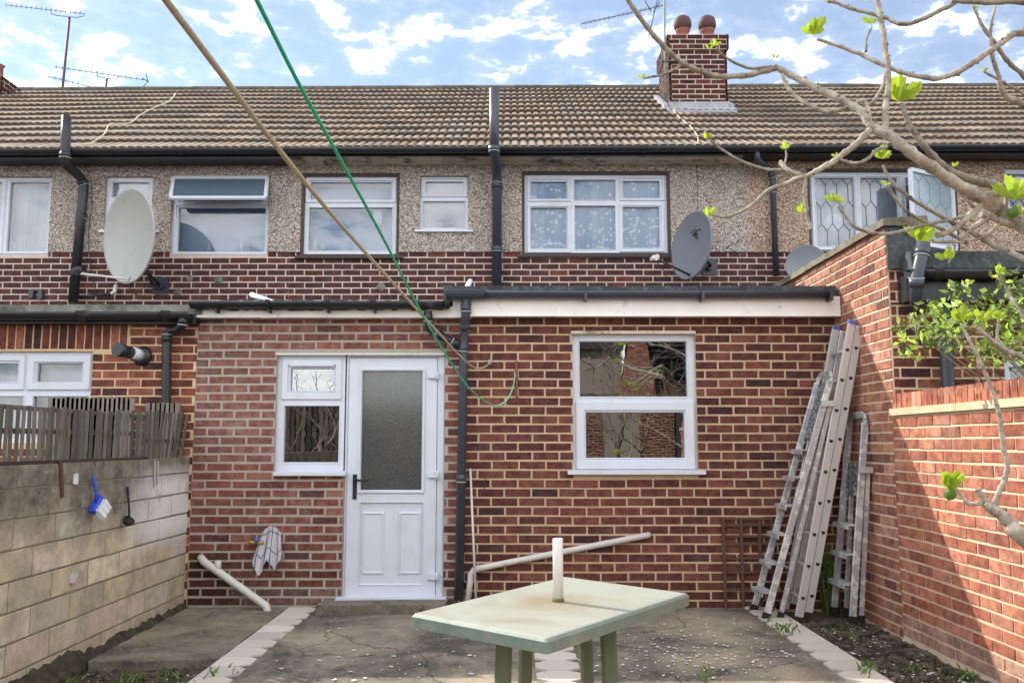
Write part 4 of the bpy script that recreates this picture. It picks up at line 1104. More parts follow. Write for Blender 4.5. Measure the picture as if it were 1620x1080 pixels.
def ext_house_R():
    H = houses['R']; zt = at(1400, 345, YC).z - .03
    X = XR + .004
    mb = MB()
    L = YU - YC
    def colr(u, z):
        return pal_side2(u, z)
    bricks(mb, (X, YU-.02, 0), (0, -1, 0), (-1, 0, 0), L-.02-.0, -.03, zt-.045, [], colr, course=.0755, bl=.224, gap=.0125, proud=.006, header_every=0, off=.1, wob=.002)
    holed(mb, (X, YU-.02, 0), (0, -1, 0), (-1, 0, 0), 0, L-.02, -.1, zt-.04, [], .22)
    # rear face of the neighbour's extension
    x1 = 6.6
    hw = (at(1585, 560, YC).x, at(1585, 560, YC).x+1.3, at(1585, 592, YC).z-.5, at(1585, 566, YC).z)
    o = X; hl = [(hw[0]-o, hw[1]-o, hw[2], hw[3])]
    zf = zat(478, YC, 1500); zret = at(1400, 345, YC).z-.04
    bricks(mb, (o+.012, YC, 0), (1, 0, 0), (0, -1, 0), x1-o, -.02, zf, hl, pal_left, course=.0755, bl=.224, gap=.0115, off=.05)
    bricks(mb, (o+.012, YC, 0), (1, 0, 0), (0, -1, 0), .30, zf+.006, zat(385, YC, 1400)-.12, [], pal_left, course=.0755, bl=.224, gap=.0115, off=.05)
    holed(mb, (o, YC-.001, 0), (1, 0, 0), (0, -1, 0), .004, x1-o, -.1, zf, hl, .20)
    holed(mb, (o, YC-.001, 0), (1, 0, 0), (0, -1, 0), .004, .30, zf, zret-.01, [], .20)
    mb.build('extension_wall', [M['brick_side'], M['mortar_side']], H)
    # window glimpsed behind the shrub
    mb = MB(); ring(mb, hw, .07, YC+.02, YC+.08); fr = mb.build('window', M['pvc'], H); g = MB(); g.poly([(hw[0], YC+.06, hw[2]), (hw[1], YC+.06, hw[2]), (hw[1], YC+.06, hw[3]), (hw[0], YC+.06, hw[3])]); g.build('pane', M['glass'], fr)
    g = MB(); g.box(hw[0]-.05, hw[1]+.05, YC+.25, YC+.27, hw[2], hw[3]+.05); g.build('room_backing', M['dark'], fr)
    # coping on the side parapet
    mb = MB(); n = 7
    for i in range(n):
        a, b = YC-.05 + (YU-YC)*i/n, YC-.05 + (YU-YC)*(i+1)/n - .008
        z0 = zt-.04 + rng.uniform(-.004, .004)
        mb.hexa([(X-.035, a, z0), (X+.30, a, z0), (X+.30, b, z0), (X-.035, b, z0), (X-.03, a, z0+.055), (X+.29, a, z0+.075), (X+.29, b, z0+.075), (X-.03, b, z0+.055)])
    mb.build('parapet_coping', M['stone'], H)
    # lead-wrapped end block, felt kerb, gutter, soffit
    mb = MB(); zq = zat(425, YC-.03, 1430); zp = zat(350, YC-.03, 1430)
    mb.box(X-.004, X+.31, YC-.035, YC-.012, zq+.10, zt-.045, j=.002); mb.box(X-.012, X+.33, YC-.052, YC-.037, zq, zq+.125, j=.003)
    mb.build('lead_cladding', M['felt'], H)
    ya = YC-.18; xk = at(1440, 400, ya).x
    z1, z0 = zat(397, ya, 1500), zat(425, ya, 1500)
    mb = MB(); mb.extx([(ya-.02, z0), (ya+.19, z0), (ya+.19, z1+.02), (ya, z1)], xk, x1, 30, .003); mb.box(xk, x1, ya+.18, YU-.011, z0, z1-.03); mb.build('extension_roof', M['felt'], H)
    mb = MB(); zg = zat(436, ya-.03, 1500); gutter(mb, at(1434, 434, ya-.03).x, x1, ya-.04, zg+.035, .06); joints(mb, [at(1475, 434, ya).x, at(1565, 434, ya).x], ya-.04, zg+.035, .067); mb.build('gutter', M['black'], H)
    mb = MB(); mb.box(at(1438, 450, ya).x, x1, ya+.03, YC-.006, zat(478, ya+.1, 1500), zg+.02); mb.build('fascia', M['black'], H)
    P = [at(1462, 372, ya-.02), at(1458, 405, ya-.04), at(1450, 440, ya-.10), at(1449, 472, ya-.06), at(1452, 485, YC-.08)]
    pipe(H, P, .045, 'grey_pipe', 'downpipe', joint=[(P[1], P[0]), (P[2], P[3])])
    P = [at(1492, 475, YC-.07), at(1494, 620, YC-.07), at(1494, 760, YC-.07)]
    P[1].x = P[2].x = P[0].x
    pipe(H, P, .045, 'grey_pipe', 'downpipe')
    zt2 = zt
ext_house_R()

# ================================================================ GARDEN WALLS
def right_wall():
    t = thing('garden_wall', 'orange red brick garden wall with pale stone band, half in sunlight', 'wall', (XR+.1, 4, 0))
    X = XR - .012; zb = at(1412, 640, 6.2).z
    zb = onx(1414, 646, X).z; zband = .052
    y0 = 0.6; L = YC-.01 - y0
    mb = MB()
    def colw(u, z):
        c = pal_side(u, z)
        if z < .16: c = tuple(a*.6+b*.4 for a, b in zip(c, (.40, .36, .28)))
        return c
    bricks(mb, (X, YC-.01, 0), (0, -1, 0), (-1, 0, 0), L, .0, zb-zband, [], colw, course=.0755, bl=.226, gap=.0115, proud=.006, wob=.0022, off=.04)
    holed(mb, (X, YC-.01, 0), (0, -1, 0), (-1, 0, 0), 0, L, -.12, zb-zband, [], .215)
    # brick-on-edge capping
    x = 0
    while x < L-.07:
        c = pal_side(0, 0); a = YC-.01-x; h = .105
        j = rng.uniform(-.003, .003)
        mb.hexa([(X+.004+j, a-.063, zb), (X+.215, a-.063, zb), (X+.215, a, zb), (X+.004+j, a, zb), (X+.008+j, a-.061, zb+h+j), (X+.21, a-.061, zb+h+j), (X+.21, a-.002, zb+h+j), (X+.008+j, a-.002, zb+h+j)], 0, c)
        x += .0745
    mb.box(X+.012, X+.20, y0, YC-.012, zb, zb+.096, 1)
    mb.build('brickwork', [M['brick_side'], M['mortar_side']], t)
    mb = MB(); n = 12
    b0 = YC-.012
    for i in range(n):
        a = YC-.012 - L*i/n; b = YC-.012 - L*(i+1)/n + .004
        mb.hexa([(X-.030, b, zb-zband+.002), (X+.2, b, zb-zband+.002), (X+.2, a, zb-zband+.002), (X-.030, a, zb-zband+.002), (X-.026, b, zb-.002), (X+.2, b, zb-.002), (X+.2, a, zb-.002), (X-.026, a, zb-.002)])
    mb.build('stone_band', M['stone_pale'], t)
right_wall()
def left_wall():
    t = thing('garden_wall', 'weathered concrete block garden wall with sooty top under the slatted screen', 'wall', (XL-.1, 4, 0))
    mb = MB(); zt = onx(300, 723, XL).z; y0 = .8; L = YE-.002-y0
    pb = pal([(.66, .55, .39), (.58, .475, .33), (.72, .62, .46), (.60, .53, .42)], [4, 3, 3, 2], .1)
    bricks(mb, (XL, YE-.002, 0), (0, -1, 0), (1, 0, 0), L, -.06, zt, [], pb, course=.1635, bl=.44, gap=.010, proud=.004, off=.12, wob=.003)
    mb.box(XL-.10, XL, y0, YE-.003, -.12, zt-.002, 1)
    mb.build('blockwork', [M['block'], mortar_mat('block joint', (.24, .20, .15), .4)], t)
    return zt
ZTL = left_wall()

# slatted screens on the left wall
M['slat'] = simple('weathered grey slat', (.135, .12, .105), .9, var=.4, scale=18, attr=True, dirt=(.075, .085, .03), dirt_sc=9, dirt_lo=.52, dirt_hi=.70, bmp=.003)
def screen(label, pxs, top, bot, X, w_px, lean=0, thick=.014, gap_prob=0.0, rail=True, yadd=0):
    t = None; mb = MB(); ys = []
    for px in pxs:
        q = onx(px, 690, X); y = q.y
        wd = w_px * (-X) * F / (810-px)**2 * 1.0
        zt = onx(px, top(px), X).z; zb = onx(px, bot(px), X).z
        ys.append(y); ln = (lean(px) if callable(lean) else lean); cc = rng.uniform(.6, 1.35); c = (cc, cc*rng.uniform(.96, 1.02), cc*rng.uniform(.9, 1.0))
        zt += rng.uniform(-.012, .012); dx = rng.uniform(-.006, .006); a = rng.uniform(-.012, .012)
        mb.hexa([(X-thick/2+dx, y-wd/2, zb), (X+thick/2+dx, y-wd/2, zb), (X+thick/2+dx, y+wd/2, zb), (X-thick/2+dx, y+wd/2, zb),
                 (X-thick/2+dx, y-wd/2+ln+a, zt), (X+thick/2+dx, y-wd/2+ln+a, zt), (X+thick/2+dx, y+wd/2+ln+a, zt), (X-thick/2+dx, y+wd/2+ln+a, zt)], 0, c)
    return mb, min(ys), max(ys)
tp = lambda px: 642 + px*.045; bt = lambda px: 739 - px*.055
t = thing('slatted_screen', 'weathered grey slatted timber screen standing on the block wall', 'fence', (XL-.03, 5.5, ZTL))
pxs = []; x = -60.0
while x < 236:
    pxs.append(x); x += (7.6 if x < 60 else 6.9) * rng.uniform(.93, 1.07) + (2.5 if x < 40 and rng.random() < .6 else 0)
mb, y0, y1 = screen('', pxs, tp, bt, XL-.03, 4.1, thick=.009)
mb.build('slats', M['slat'], t)
mb = MB(); mb.box(XL-.058, XL-.042, y0-.05, y1+.05, ZTL+.17, ZTL+.20); mb.box(XL-.058, XL-.042, y0-.05, y1+.05, ZTL+.30, ZTL+.325); mb.build('rail', M['slat'], t)
mb = MB(); mb.box(XL-.06, XL-.0, 4.4, y1, ZTL, ZTL+.018, j=.003); mb.build('base_board', M['brown'], t)
t = thing('slatted_screen', 'short leaning slatted offcut at the house end of the block wall', 'fence', (XL-.02, 7, ZTL))
mb, y0, y1 = screen('', [236+i*5.6 for i in range(10)], lambda p: 650+.04*(p-236), lambda p: 724, XL-.025, 3.2, thick=.009, lean=lambda p: (p-236)*.0022)
mb.build('slats', M['slat'], t); mb = MB(); mb.box(XL-.05, XL-.038, y0-.03, y1+.02, ZTL+.12, ZTL+.15); mb.build('rail', M['slat'], t)
def front_panel(label, px0, px1, pt, pb, Y):
    t = thing('low_fence', label, 'fence', (at((px0+px1)/2, pb, Y).x, Y, ZTL)); mb = MB(); x = px0
    while x < px1:
        a, b = at(x, pt, Y), at(x+6.6, pb, Y); cc = rng.uniform(1.2, 1.9)
        mb.box(a.x, b.x-.002, Y-.008, Y+.008, ZTL-.9, a.z+rng.uniform(-.005, .005), 0, (cc, cc, cc*.96)); x += 7.4
    mb.build('slats', M['slat'], t)
    mb = MB(); mb.box(at(px0, 700, Y).x, at(px1, 700, Y).x, Y+.009, Y+.03, ZTL+.05, ZTL+.09); mb.build('rail', M['slat'], t)
front_panel('low pale slatted panel under the net-curtained window behind the screen', 77, 206, 629, 720, 6.95)
front_panel('narrow pale slatted panel around the foot of the black downpipe', 231, 279, 637, 720, 7.16)

# ================================================================ DISHES
def dish(label, px, py, w_px, h_px, Y, facing, mat, arm_px, arm_off, bracket_px=None, logo=False, tilt=.10):
    c = at(px, py, Y); sc = F/(Y/ray(px, py).y)
    Rr = h_px/sc/2
    phi = math.acos(min(1, w_px/h_px)) * facing + math.atan2(c.x, c.y)           # turned towards -x when facing > 0
    ax = Vector((-math.sin(phi), -math.cos(phi), tilt)).normalized()
    t = thing('satellite_dish', label, 'satellite dish', c, 'satellite dishes on the terrace')
    mb = MB(); dp = Rr*.20
    prof = [(.001, 0), (Rr*.25, .004+dp*.0625), (Rr*.5, dp*.25), (Rr*.75, dp*.5625), (Rr*.96, dp*.92), (Rr, dp), (Rr*1.01, dp-.008), (Rr*.995, dp-.028), (Rr*.75, dp*.5625-.03), (Rr*.4, dp*.16-.03), (.001, -.03)]
    mb.lathe(prof, c - ax*dp*.5, ax, 40)
    d = mb.build('reflector', M[mat], t)
    q = at(*arm_px, Y-arm_off); up = Vector((0, 0, 1)); bot = c - up*Rr*.93*.98
    mb = MB(); mb.bar(bot + ax*.02, q, .022, .022, bev=.003); mb.bar(bot + ax*.02, c-ax*.12-up*Rr*.5, .02, .02); mb.build('feed_arm', M['alu_clean'] if mat == 'dish_grey' else M['black'], t)
    mb = MB(); dr = (c - q).normalized(); mb.lathe([(.022, -.06), (.022, 0), (.034, .015), (.034, .045)], q, dr, 12); mb.box(q.x-.03, q.x+.03, q.y-.02, q.y+.02, q.z-.03, q.z+.03); mb.build('receiver', M['rubber'] if mat == 'dish_grey' else M['pvc_old'], t)
    if bracket_px:
        b = at(*bracket_px, YU); mb = MB(); mb.box(b.x-.10, b.x+.09, YU-.022, YU-.007, b.z-.10, b.z+.10); mb.tube([(b.x, YU-.02, b.z), (b.x, YU-.07, b.z)], .05, 16); mb.build('wall_plate', M['grey_pipe'], t)
        mb = MB(); mb.tube([(b.x, YU-.03, b.z), (b.x-.03, YU-.2, b.z-.02), c - ax*.08 - up*Rr*.2], .019, 10); mb.tube([(b.x, YU-.05, b.z+.0), c-ax*.12-up*Rr*.6], .013, 8); mb.build('mount', M['black'], t)
    if logo:
        e1 = ax.cross(up).normalized(); e1 = -e1; e2 = e1.cross(ax).normalized()
        if e2.z < 0: e2 = -e2
        mb = MB(); o = c - ax*dp*.5 + ax*(dp*.12+.012) + e2*Rr*.36
        for seg in (((-.10, .03), (-.05, .06), (0, .02), (-.02, -.03)), ((-.02, .07), (.02, .03), (.08, .05), (.10, .02)), ((0, .0), (.04, -.02), (.01, -.05), (.05, -.06)), ((-.06, -.01), (-.03, .02), (.03, .0))):
            mb.tube([o + e1*a + e2*b for a, b in seg], .006, 5)
        mb.build('badge', M['rubber'], t)
    return t, c, bot
dish('large pale grey satellite dish in front of the small bathroom window', 209, 374, 72, 150, YU-.62, 1, 'dish_grey', (120, 432), .30, (256, 452), tilt=-.07)
dish('slate grey satellite dish with scribbled badge beside the lace curtained window', 1097, 389, 62, 109, YU-.42, 1, 'dish_dark', (1036, 408), .25, (1122, 422), True)
dish('dark satellite dish half hidden behind the sloping parapet coping', 1275, 418, 60, 62, YU-.45, .6, 'dish_dark', (1258, 442), .2, (1290, 425))

# ================================================================ AERIALS
def yagi(label, mast_pts, rm, a, b, n, el, mat_m, cradle=None, refl=None, r=.006, eldir=None):
    t = thing('tv_aerial', label, 'tv aerial', mast_pts[0], 'television aerials on the roof')
    mb = MB(); mb.tube(mast_pts, rm, 8); mb.build('mast', M[mat_m], t)
    a, b = Vector(a), Vector(b); mb = MB(); mb.tube([a, b], r, 6); mb.build('boom', M['aerial'], t)
    mb = MB(); d = (b-a).normalized(); e = (eldir or d.cross(Vector((0, 0, 1)))).normalized()
    for i in range(n):
        p = a.lerp(b, (i+.3)/n); l = el*(.75 + .25*i/n); mb.tube([p-e*l/2, p+e*l/2], .0038, 4)
    mb.build('elements', M['aerial'], t)
    if cradle:
        mb = MB(); mb.tube(cradle, .007, 6); mb.build('cradle', M['aerial'], t)
    if refl:
        mb = MB(); 
        for s1, s2 in refl: mb.tube([s1, s2], .008, 5)
        mb.build('reflector', M['aerial'], t)
    return t
ya = YRG+.1
yagi('long thin aerial on a tall purple mast above the ridge', [at(98, 150, ya), at(99, 140, ya), at(110, 27, ya)], .022, at(7, 8, ya-.4), at(132, 22, ya+.2), 16, .22, 'mast',
     cradle=[at(80, 15, ya), at(81, 22, ya), at(90, 25, ya), at(122, 28, ya), at(132, 26, ya), at(134, 21, ya)])
yagi('low aerial with forked end reflector just above the ridge', [at(167, 150, ya), at(169, 124, ya)], .02, at(86, 106, ya-.4), at(231, 127, ya+.3), 16, .22, 'aerial',
     cradle=[at(153, 113, ya), at(154, 121, ya), at(167, 124, ya), at(184, 126, ya), at(188, 119, ya)], refl=[(at(231, 117, ya), at(234, 130, ya)), (at(234, 129, ya), at(226, 138, ya)), (at(225, 124, ya), at(235, 130, ya))])
yagi('small short aerial sloping down to the stub mast on the ridge', [at(165, 151, ya+.3), at(166, 138, ya+.3)], .015, at(75, 121, ya), at(166, 143, ya+.4), 10, .2, 'aerial')
yc_ = cy0-.03
yagi('aerial with sloping boom on the green mast beside the chimney', [at(1053, 160, yc_), at(1052, 100, yc_), at(1051, -30, yc_)], .016, at(920, 38, yc_-.5), at(1050, 9, yc_+.1), 18, .2, 'mast_green',
     refl=[(at(1018, -2, yc_), at(1030, 18, yc_)), (at(1040, 0, yc_), at(1026, 58, yc_)), (at(1044, 2, yc_), at(1034, 20, yc_))])
mb = MB(); p = at(1049, 97, yc_); mb.box(p.x-.02, cx0+.2, yc_-.02, cy0-.01, p.z-.012, p.z+.012); 
o = mb.build('mast_bracket', M['aerial']); o.parent = None
tag(o, 'small iron strap holding the green mast to the chimney', 'bracket')

# ================================================================ TABLE
def table():
    zt = .70
    c4 = [onz(650, 971, zt), onz(893, 912, zt), onz(1092, 939, zt), onz(866, 1012, zt)]
    cen = sum(c4, Vector())/4
    t = thing('garden_table', 'pale green rectangular plastic garden table standing in the foreground', 'table', (cen.x, cen.y, 0))
    # rounded-corner top with apron
    def outline(ins, nc=4, rad=.014):
        pts = []
        for i in range(4):
            p, a, b = c4[i], c4[i-1], c4[(i+1) % 4]
            da, db = (a-p).normalized(), (b-p).normalized()
            p = p + (da+db)*ins
            A, B = p+da*rad, p+db*rad
            for k in range(nc+1):
                s = k/nc; pts.append((1-s)**2*A + 2*s*(1-s)*p + s*s*B)
        return pts
    mb = MB(); L = [(outline(.025), zt+.004), (outline(.008), zt+.002), (outline(0), zt-.008), (outline(.002), zt-.046), (outline(.012), zt-.049), (outline(.014), zt-.016)]
    n = len(L[0][0]); base = len(mb.v)
    for pts, z in L: mb.v += [(p.x, p.y, z) for p in pts]
    mb.face([base+i for i in range(n)][::-1], 0)
    for j in range(len(L)-1):
        for i in range(n): mb.face([base+n*j+i, base+n*j+(i+1) % n, base+n*(j+1)+(i+1) % n, base+n*(j+1)+i], 0 if j < 1 else 1, sm=(j in (0,)))
    mb.face([base+n*(len(L)-1)+i for i in range(n)], 1)
    mb.build('tabletop', [M['table'], M['table_edge']], t)
    hole = onz(882, 953, zt+.006)
    for (xp, py, Y, wd) in ((798.5, 1040, 3.36, .062), (834, 1040, 3.66, .055), (925, 1040, 3.86, .055), (961.5, 1040, 3.52, .062)):
        p = at(xp, py, Y); mb = MB()
        sx = .05 if xp < 880 else -.05
        mb.bar((p.x-sx*0, Y, zt-.02), (p.x - .02*(1 if xp < 880 else -1), Y, 0.0), wd, .05, up=(0, 1, 0), bev=.012)
        mb.build('leg', M['table_leg'], t)
    q = onz(883, 951, zt+.004)
    mb = MB(); top = zt + .245; mb.lathe([(.0205, 0), (.0205, top-zt), (.0185, top-zt+.002), (.0185, top-zt-.03)], (q.x, q.y, zt+.003), (.0, 0, 1), 18)
    o = mb.build('parasol_pole', M['white_pole']); tag(o, 'short white parasol pole stub standing up through the table', 'pole')
    mb = MB(); mb.lathe([(.026, -.002), (.024, .006), (.0215, .014)], (q.x, q.y, zt+.004), n=14); o = mb.build('moss_collar', simple('mossy grime', (.12, .11, .04), .9, var=.5, scale=90), t)
table()

# ================================================================ LADDERS
YN, YF_ = 6.83, 7.17
def ext_ladder():
    T = at(1356, 512, YN); Bm = onz(1270, 978, .0)
    b = Vector((Bm.x, 0, .01)); tt = Vector((T.x - .01, 0, T.z)); d = (tt-b).normalized(); p = Vector((d.z, 0, -d.x))
    t = thing('extension_ladder', 'long closed aluminium extension ladder leaning in the wall corner', 'ladder', (b.x, 7, 0))
    W_ = .066; rail = .062
    Ln = (tt-b).length
    for s in (0, 1):
        off = p*((s-.5)*W_); L0 = .0 if s == 0 else .05; L1 = Ln - (0 if s == 0 else .03)
        for y in ((YN, YF_) if s == 0 else (YN+.006, YF_-.006)):
            A = b + off + d*L0 + Vector((0, y, 0)); B_ = b + off + d*L1 + Vector((0, y, 0))
            if A.z < .012: A = A + d*((.03 - A.z)/d.z) if True else A
            mb = MB(); mb.bar(A, B_, rail, .026, up=(0, 1, 0), bev=.004)
            yy = -.0145 if y < 7 else .0145
            mb.build('stile', M['alu_clean'], t)
            mb = MB(); mb.bar(B_ - d*.012, B_ + d*.02, rail+.006, .032, up=(0, 1, 0), bev=.01); mb.build('end_cap', M['blue_cap'] if s == 0 else M['alu_clean'], t)
        k = 0; h = .14 + s*.03
        while h < Ln-.08:
            q = b + off + d*h
            mb = MB(); mb.tube([(q.x, YN+.01, q.z), (q.x, YF_-.01, q.z)], .015, 8); mb.build('rung', M['alu_clean'], t)
            mb = MB(); y = YN-.0135+ (0 if s == 0 else .006)
            pts = [q + d*.013 - p*.015, q + d*.013 + p*.015, q - d*.004 + p*.013, q - d*.014, q - d*.004 - p*.013]
            mb.poly([(v.x, y-.0012, v.z) for v in pts]); mb.poly([(v.x, y+.0005, v.z) for v in pts[::-1]])
            for i_ in range(5):
                u_, v_ = pts[i_], pts[(i_+1) % 5]; mb.poly([(u_.x, y-.0012, u_.z), (v_.x, y-.0012, v_.z), (v_.x, y+.0005, v_.z), (u_.x, y+.0005, u_.z)])
            mb.build('rung_socket', M['rubber'], t)
            h += .243
ext_ladder()
def step_ladder(label, top_px, foot_px, far_dx, steps_h, YNn, YFf, plat, rear_foot_px, rear_top_h, matset=('alu', 'alu_dark'), loop=True):
    T = at(*top_px, YNn); Bm = at(*foot_px, YNn)
    b = Vector((Bm.x, 0, .03)); tt = Vector((T.x, 0, T.z)); d = (tt-b).normalized(); p = Vector((d.z, 0, -d.x)); Ln = (tt-b).length
    t = thing('stepladder', label, 'stepladder', (b.x, (YNn+YFf)/2, 0))
    zz = lambda h, y, o=0: b + d*h + p*o + Vector((0, y, 0))
    taper = .05
    yn = lambda h: YNn + taper*max(0, h/Ln-.0)*.6; yf = lambda h: YFf - taper*(h/Ln)*.6
    for f in (yn, yf):
        mb = MB(); mb.bar(zz(.0, f(0)), zz(Ln*.955, f(Ln)), .052, .022, up=(0, 1, 0), bev=.004); mb.build('stile', M[matset[0]], t)
        mb = MB(); q = zz(0, f(0)); mb.bar(q-d*.028, q+d*.02, .062, .03, up=(0, 1, 0), bev=.004); mb.build('rubber_foot', M['rubber'], t)
    # rounded hand loop
    mb = MB(); a, c = zz(Ln*.95, yn(Ln)), zz(Ln*.95, yf(Ln)); m1 = .05
    pts = [a, a+d*.03, a+d*.065+Vector((0, m1*.5, 0)), a+d*.075+Vector((0, m1*1.3, 0)), c+d*.075-Vector((0, m1*1.3, 0)), c+d*.065-Vector((0, m1*.5, 0)), c+d*.03, c]
    for u, v in zip(pts, pts[1:]): mb.bar(u, v+(v-u).normalized()*.006, .050, .02, up=(1, 0, .3), bev=.003)
    mb.build('hand_loop', M[matset[0]], t)
    for h in steps_h:
        mb = MB(); a, c = zz(h, yn(h)+.011, -.02), zz(h, yf(h)-.011, -.02)
        a = b + d*h; x0, x1 = a.x-.075, a.x+.025
        mb.box(x0, x1, yn(h)+.012, yf(h)-.012, a.z, a.z+.006); mb.box(x0, x0+.006, yn(h)+.012, yf(h)-.012, a.z-.028, a.z); mb.box(x1-.006, x1, yn(h)+.012, yf(h)-.012, a.z-.028, a.z)
        for i in range(4): mb.box(x0+.012+i*.022, x0+.02+i*.022, yn(h)+.014, yf(h)-.014, a.z+.006, a.z+.009)
        mb.build('step', M['alu'], t)
    mb = MB(); h0, h1 = plat; A, B_ = zz(h0, yn(h0)+.02, .012), zz(h1, yf(h1)-.02, .012)
    c1, c2, c3, c4_ = zz(h0, yn(h0)+.015, .01), zz(h0, yf(h0)-.015, .01), zz(h1, yf(h1)-.015, .01), zz(h1, yn(h1)+.015, .01)
    w2 = p*.014
    mb.hexa([c1, c2, c2+w2, c1+w2, c4_, c3, c3+w2, c4_+w2]); mb.build('platform', M[matset[1]], t)
    # rear frame
    rb = Vector((at(*rear_foot_px, YNn).x, 0, .03)); rt = b + d*rear_top_h + p*.05
    dr = (rt-rb).normalized()
    for y in (YNn+.035, YFf-.035):
        mb = MB(); mb.bar(rb+Vector((0, y, 0)), rt+Vector((0, y, 0)), .036, .02, up=(0, 1, 0), bev=.004); mb.build('rear_leg', M[matset[0]], t)
        mb = MB(); q = rb+Vector((0, y, 0)); mb.bar(q-dr*.028, q+dr*.02, .046, .03, up=(0, 1, 0), bev=.004); mb.build('rubber_foot', M['rubber'], t)
    for h in (.35, .9, 1.35):
        if h < rear_top_h-.1:
            q = rb + dr*h; mb = MB(); mb.bar((q.x, YNn+.045, q.z), (q.x, YFf-.045, q.z), .02, .012); mb.build('brace', M[matset[0]], t)
    mb = MB(); q = b + d*(rear_top_h-.02); mb.box(q.x-.03, q.x+.07, YNn-.018, YNn-.011+.02, q.z-.02, q.z+.025); mb.build('pivot_plate', M['alu_clean'], t)
step_ladder('tall paint-spattered aluminium stepladder leaning beside the long ladder', (1320, 585), (1213, 976), 0, [.165, .39, .62, .85, 1.08, 1.30], YN-.02, YF_-.02, (1.40, 1.86), (1238, 976), 1.70)
step_ladder('short paint-spattered stepladder standing in the wall corner beside the garden wall', (1372, 655), (1349, 983), 0, [.24, .46, .68], 6.68, 7.05, (.90, 1.15), (1366, 983), 1.12)

# rusty trellis panel against the wall
t = thing('rusty_trellis', 'rusty iron grid leaning on the wall behind the ladders', 'trellis', (at(1180, 900, YE).x, YE-.03, 0))
mb = MB(); yv = YE-.035
for px in (1146, 1174, 1203, 1222): a = at(px, 885, yv); mb.bar((a.x, yv, .0), (a.x, yv, zat(818, yv)), .022, .012, up=(0, 1, 0))
for py in (820, 830, 848, 859, 883, 905, 932): z = zat(py, yv); mb.bar((at(1143, 885, yv).x, yv+.011, z), (at(1225, 885, yv).x, yv+.011, z), .020, .012, up=(0, 1, 0))
mb.build('grid', M['rust'], t)

# leaning thin pole by the downpipe
mb = MB(); mb.tube([at(753, 948, YE-.16), at(744, 741, YE-.02)], .010, 10)
o = mb.build('thin_pole', M['pvc_old']); tag(o, 'thin white pole leaning on the brick wall beside the downpipe', 'pole')

# ================================================================ SMALL THINGS ON THE LEFT WALL
X = XL + .012
def brush():
    a, b = onx(148, 753, X+.02), onx(152, 795, X+.04); c = onx(153, 815, X+.05)
    t = thing('washing_up_brush', 'blue scrubbing brush with white bristles hanging on the block wall', 'brush', (a.x, a.y, c.z))
    mb = MB(); mb.tube([a, a+Vector((0, .01, -.04)), b+Vector((0, 0, .06)), b], [.008, .012, .010, .014], 8)
    e = (c-b).normalized(); mb.bar(b-Vector((0, .05, .055)), b+Vector((0, .045, .035)), .045, .035, bev=.008); mb.build('handle', M['blue_pl'], t)
    mb = MB(); u = Vector((0, .82, .57)); n = Vector((.35, .5, -.8)).normalized()
    for i in range(9):
        for j in range(3):
            p = b + u*(-.055+i*.0135) + Vector((.03, 0, 0)) + Vector((-.02+j*.014, 0, -.01)); mb.bar(p, p+n*.07+Vector((0, rng.uniform(-.006, .006), rng.uniform(-.006, .006))), .008, .008)
    mb.build('bristles', M['bristle'], t)
brush()
def ladle():
    a, b, c = onx(202, 769, X+.01), onx(204, 800, X+.02), onx(203, 824, X+.04)
    mb = MB(); mb.tube([a, a+Vector((0, 0, -.02)), b, c+Vector((0, .01, .03))], [.008, .010, .007, .008], 8)
    mb.lathe([(.001, -.028), (.025, -.022), (.038, -.005), (.041, .015), (.036, .015), (.022, -.012), (.001, -.02)], c, (.6, -.2, .75), 18)
    o = mb.build('ladle', M['rubber']); tag(o, 'black ladle hanging on the block wall near the corner', 'ladle')
ladle()
mb = MB(); a, b = onx(96, 729, X), onx(99, 786, X); mb.bar(a, b, .028, .008, up=(1, 0, 0)); mb.bar(a+Vector((-.03, 0, 0)), a+Vector((.005, 0, 0)), .028, .008)
o = mb.build('iron_bracket', M['rust']); tag(o, 'rusty red iron strap hooked over the block wall under the screen', 'bracket')
mb = MB(); a, b = onx(245, 728, X), onx(245, 768, X); mb.bar(a, b, .03, .006, up=(1, 0, 0)); a, b = onx(250, 729, X), onx(249, 765, X); mb.bar(a, b, .012, .010, up=(1, 0, 0))
o = mb.build('metal_strip', M['alu_clean']); tag(o, 'pale metal strips fixed to the top of the block wall by the corner', 'metal strip')
mb = MB(); a = onx(115, 913, X); mb.box(X-.008, X+.02, a.y-.02, a.y+.02, a.z-.03, a.z+.03); o = mb.build('cable_clip', M['alu']); tag(o, 'small grey metal clip fixed low on the block wall', 'clip')
mb = MB(); a = onx(120, 757, X); mb.box(X-.008, X+.006, a.y-.02, a.y+.02, a.z-.03, a.z+.03, j=.003); 
o = mb.build('wall_plug', M['bristle']); tag(o, 'small whitish plug high on the block wall by the brush', 'plug')

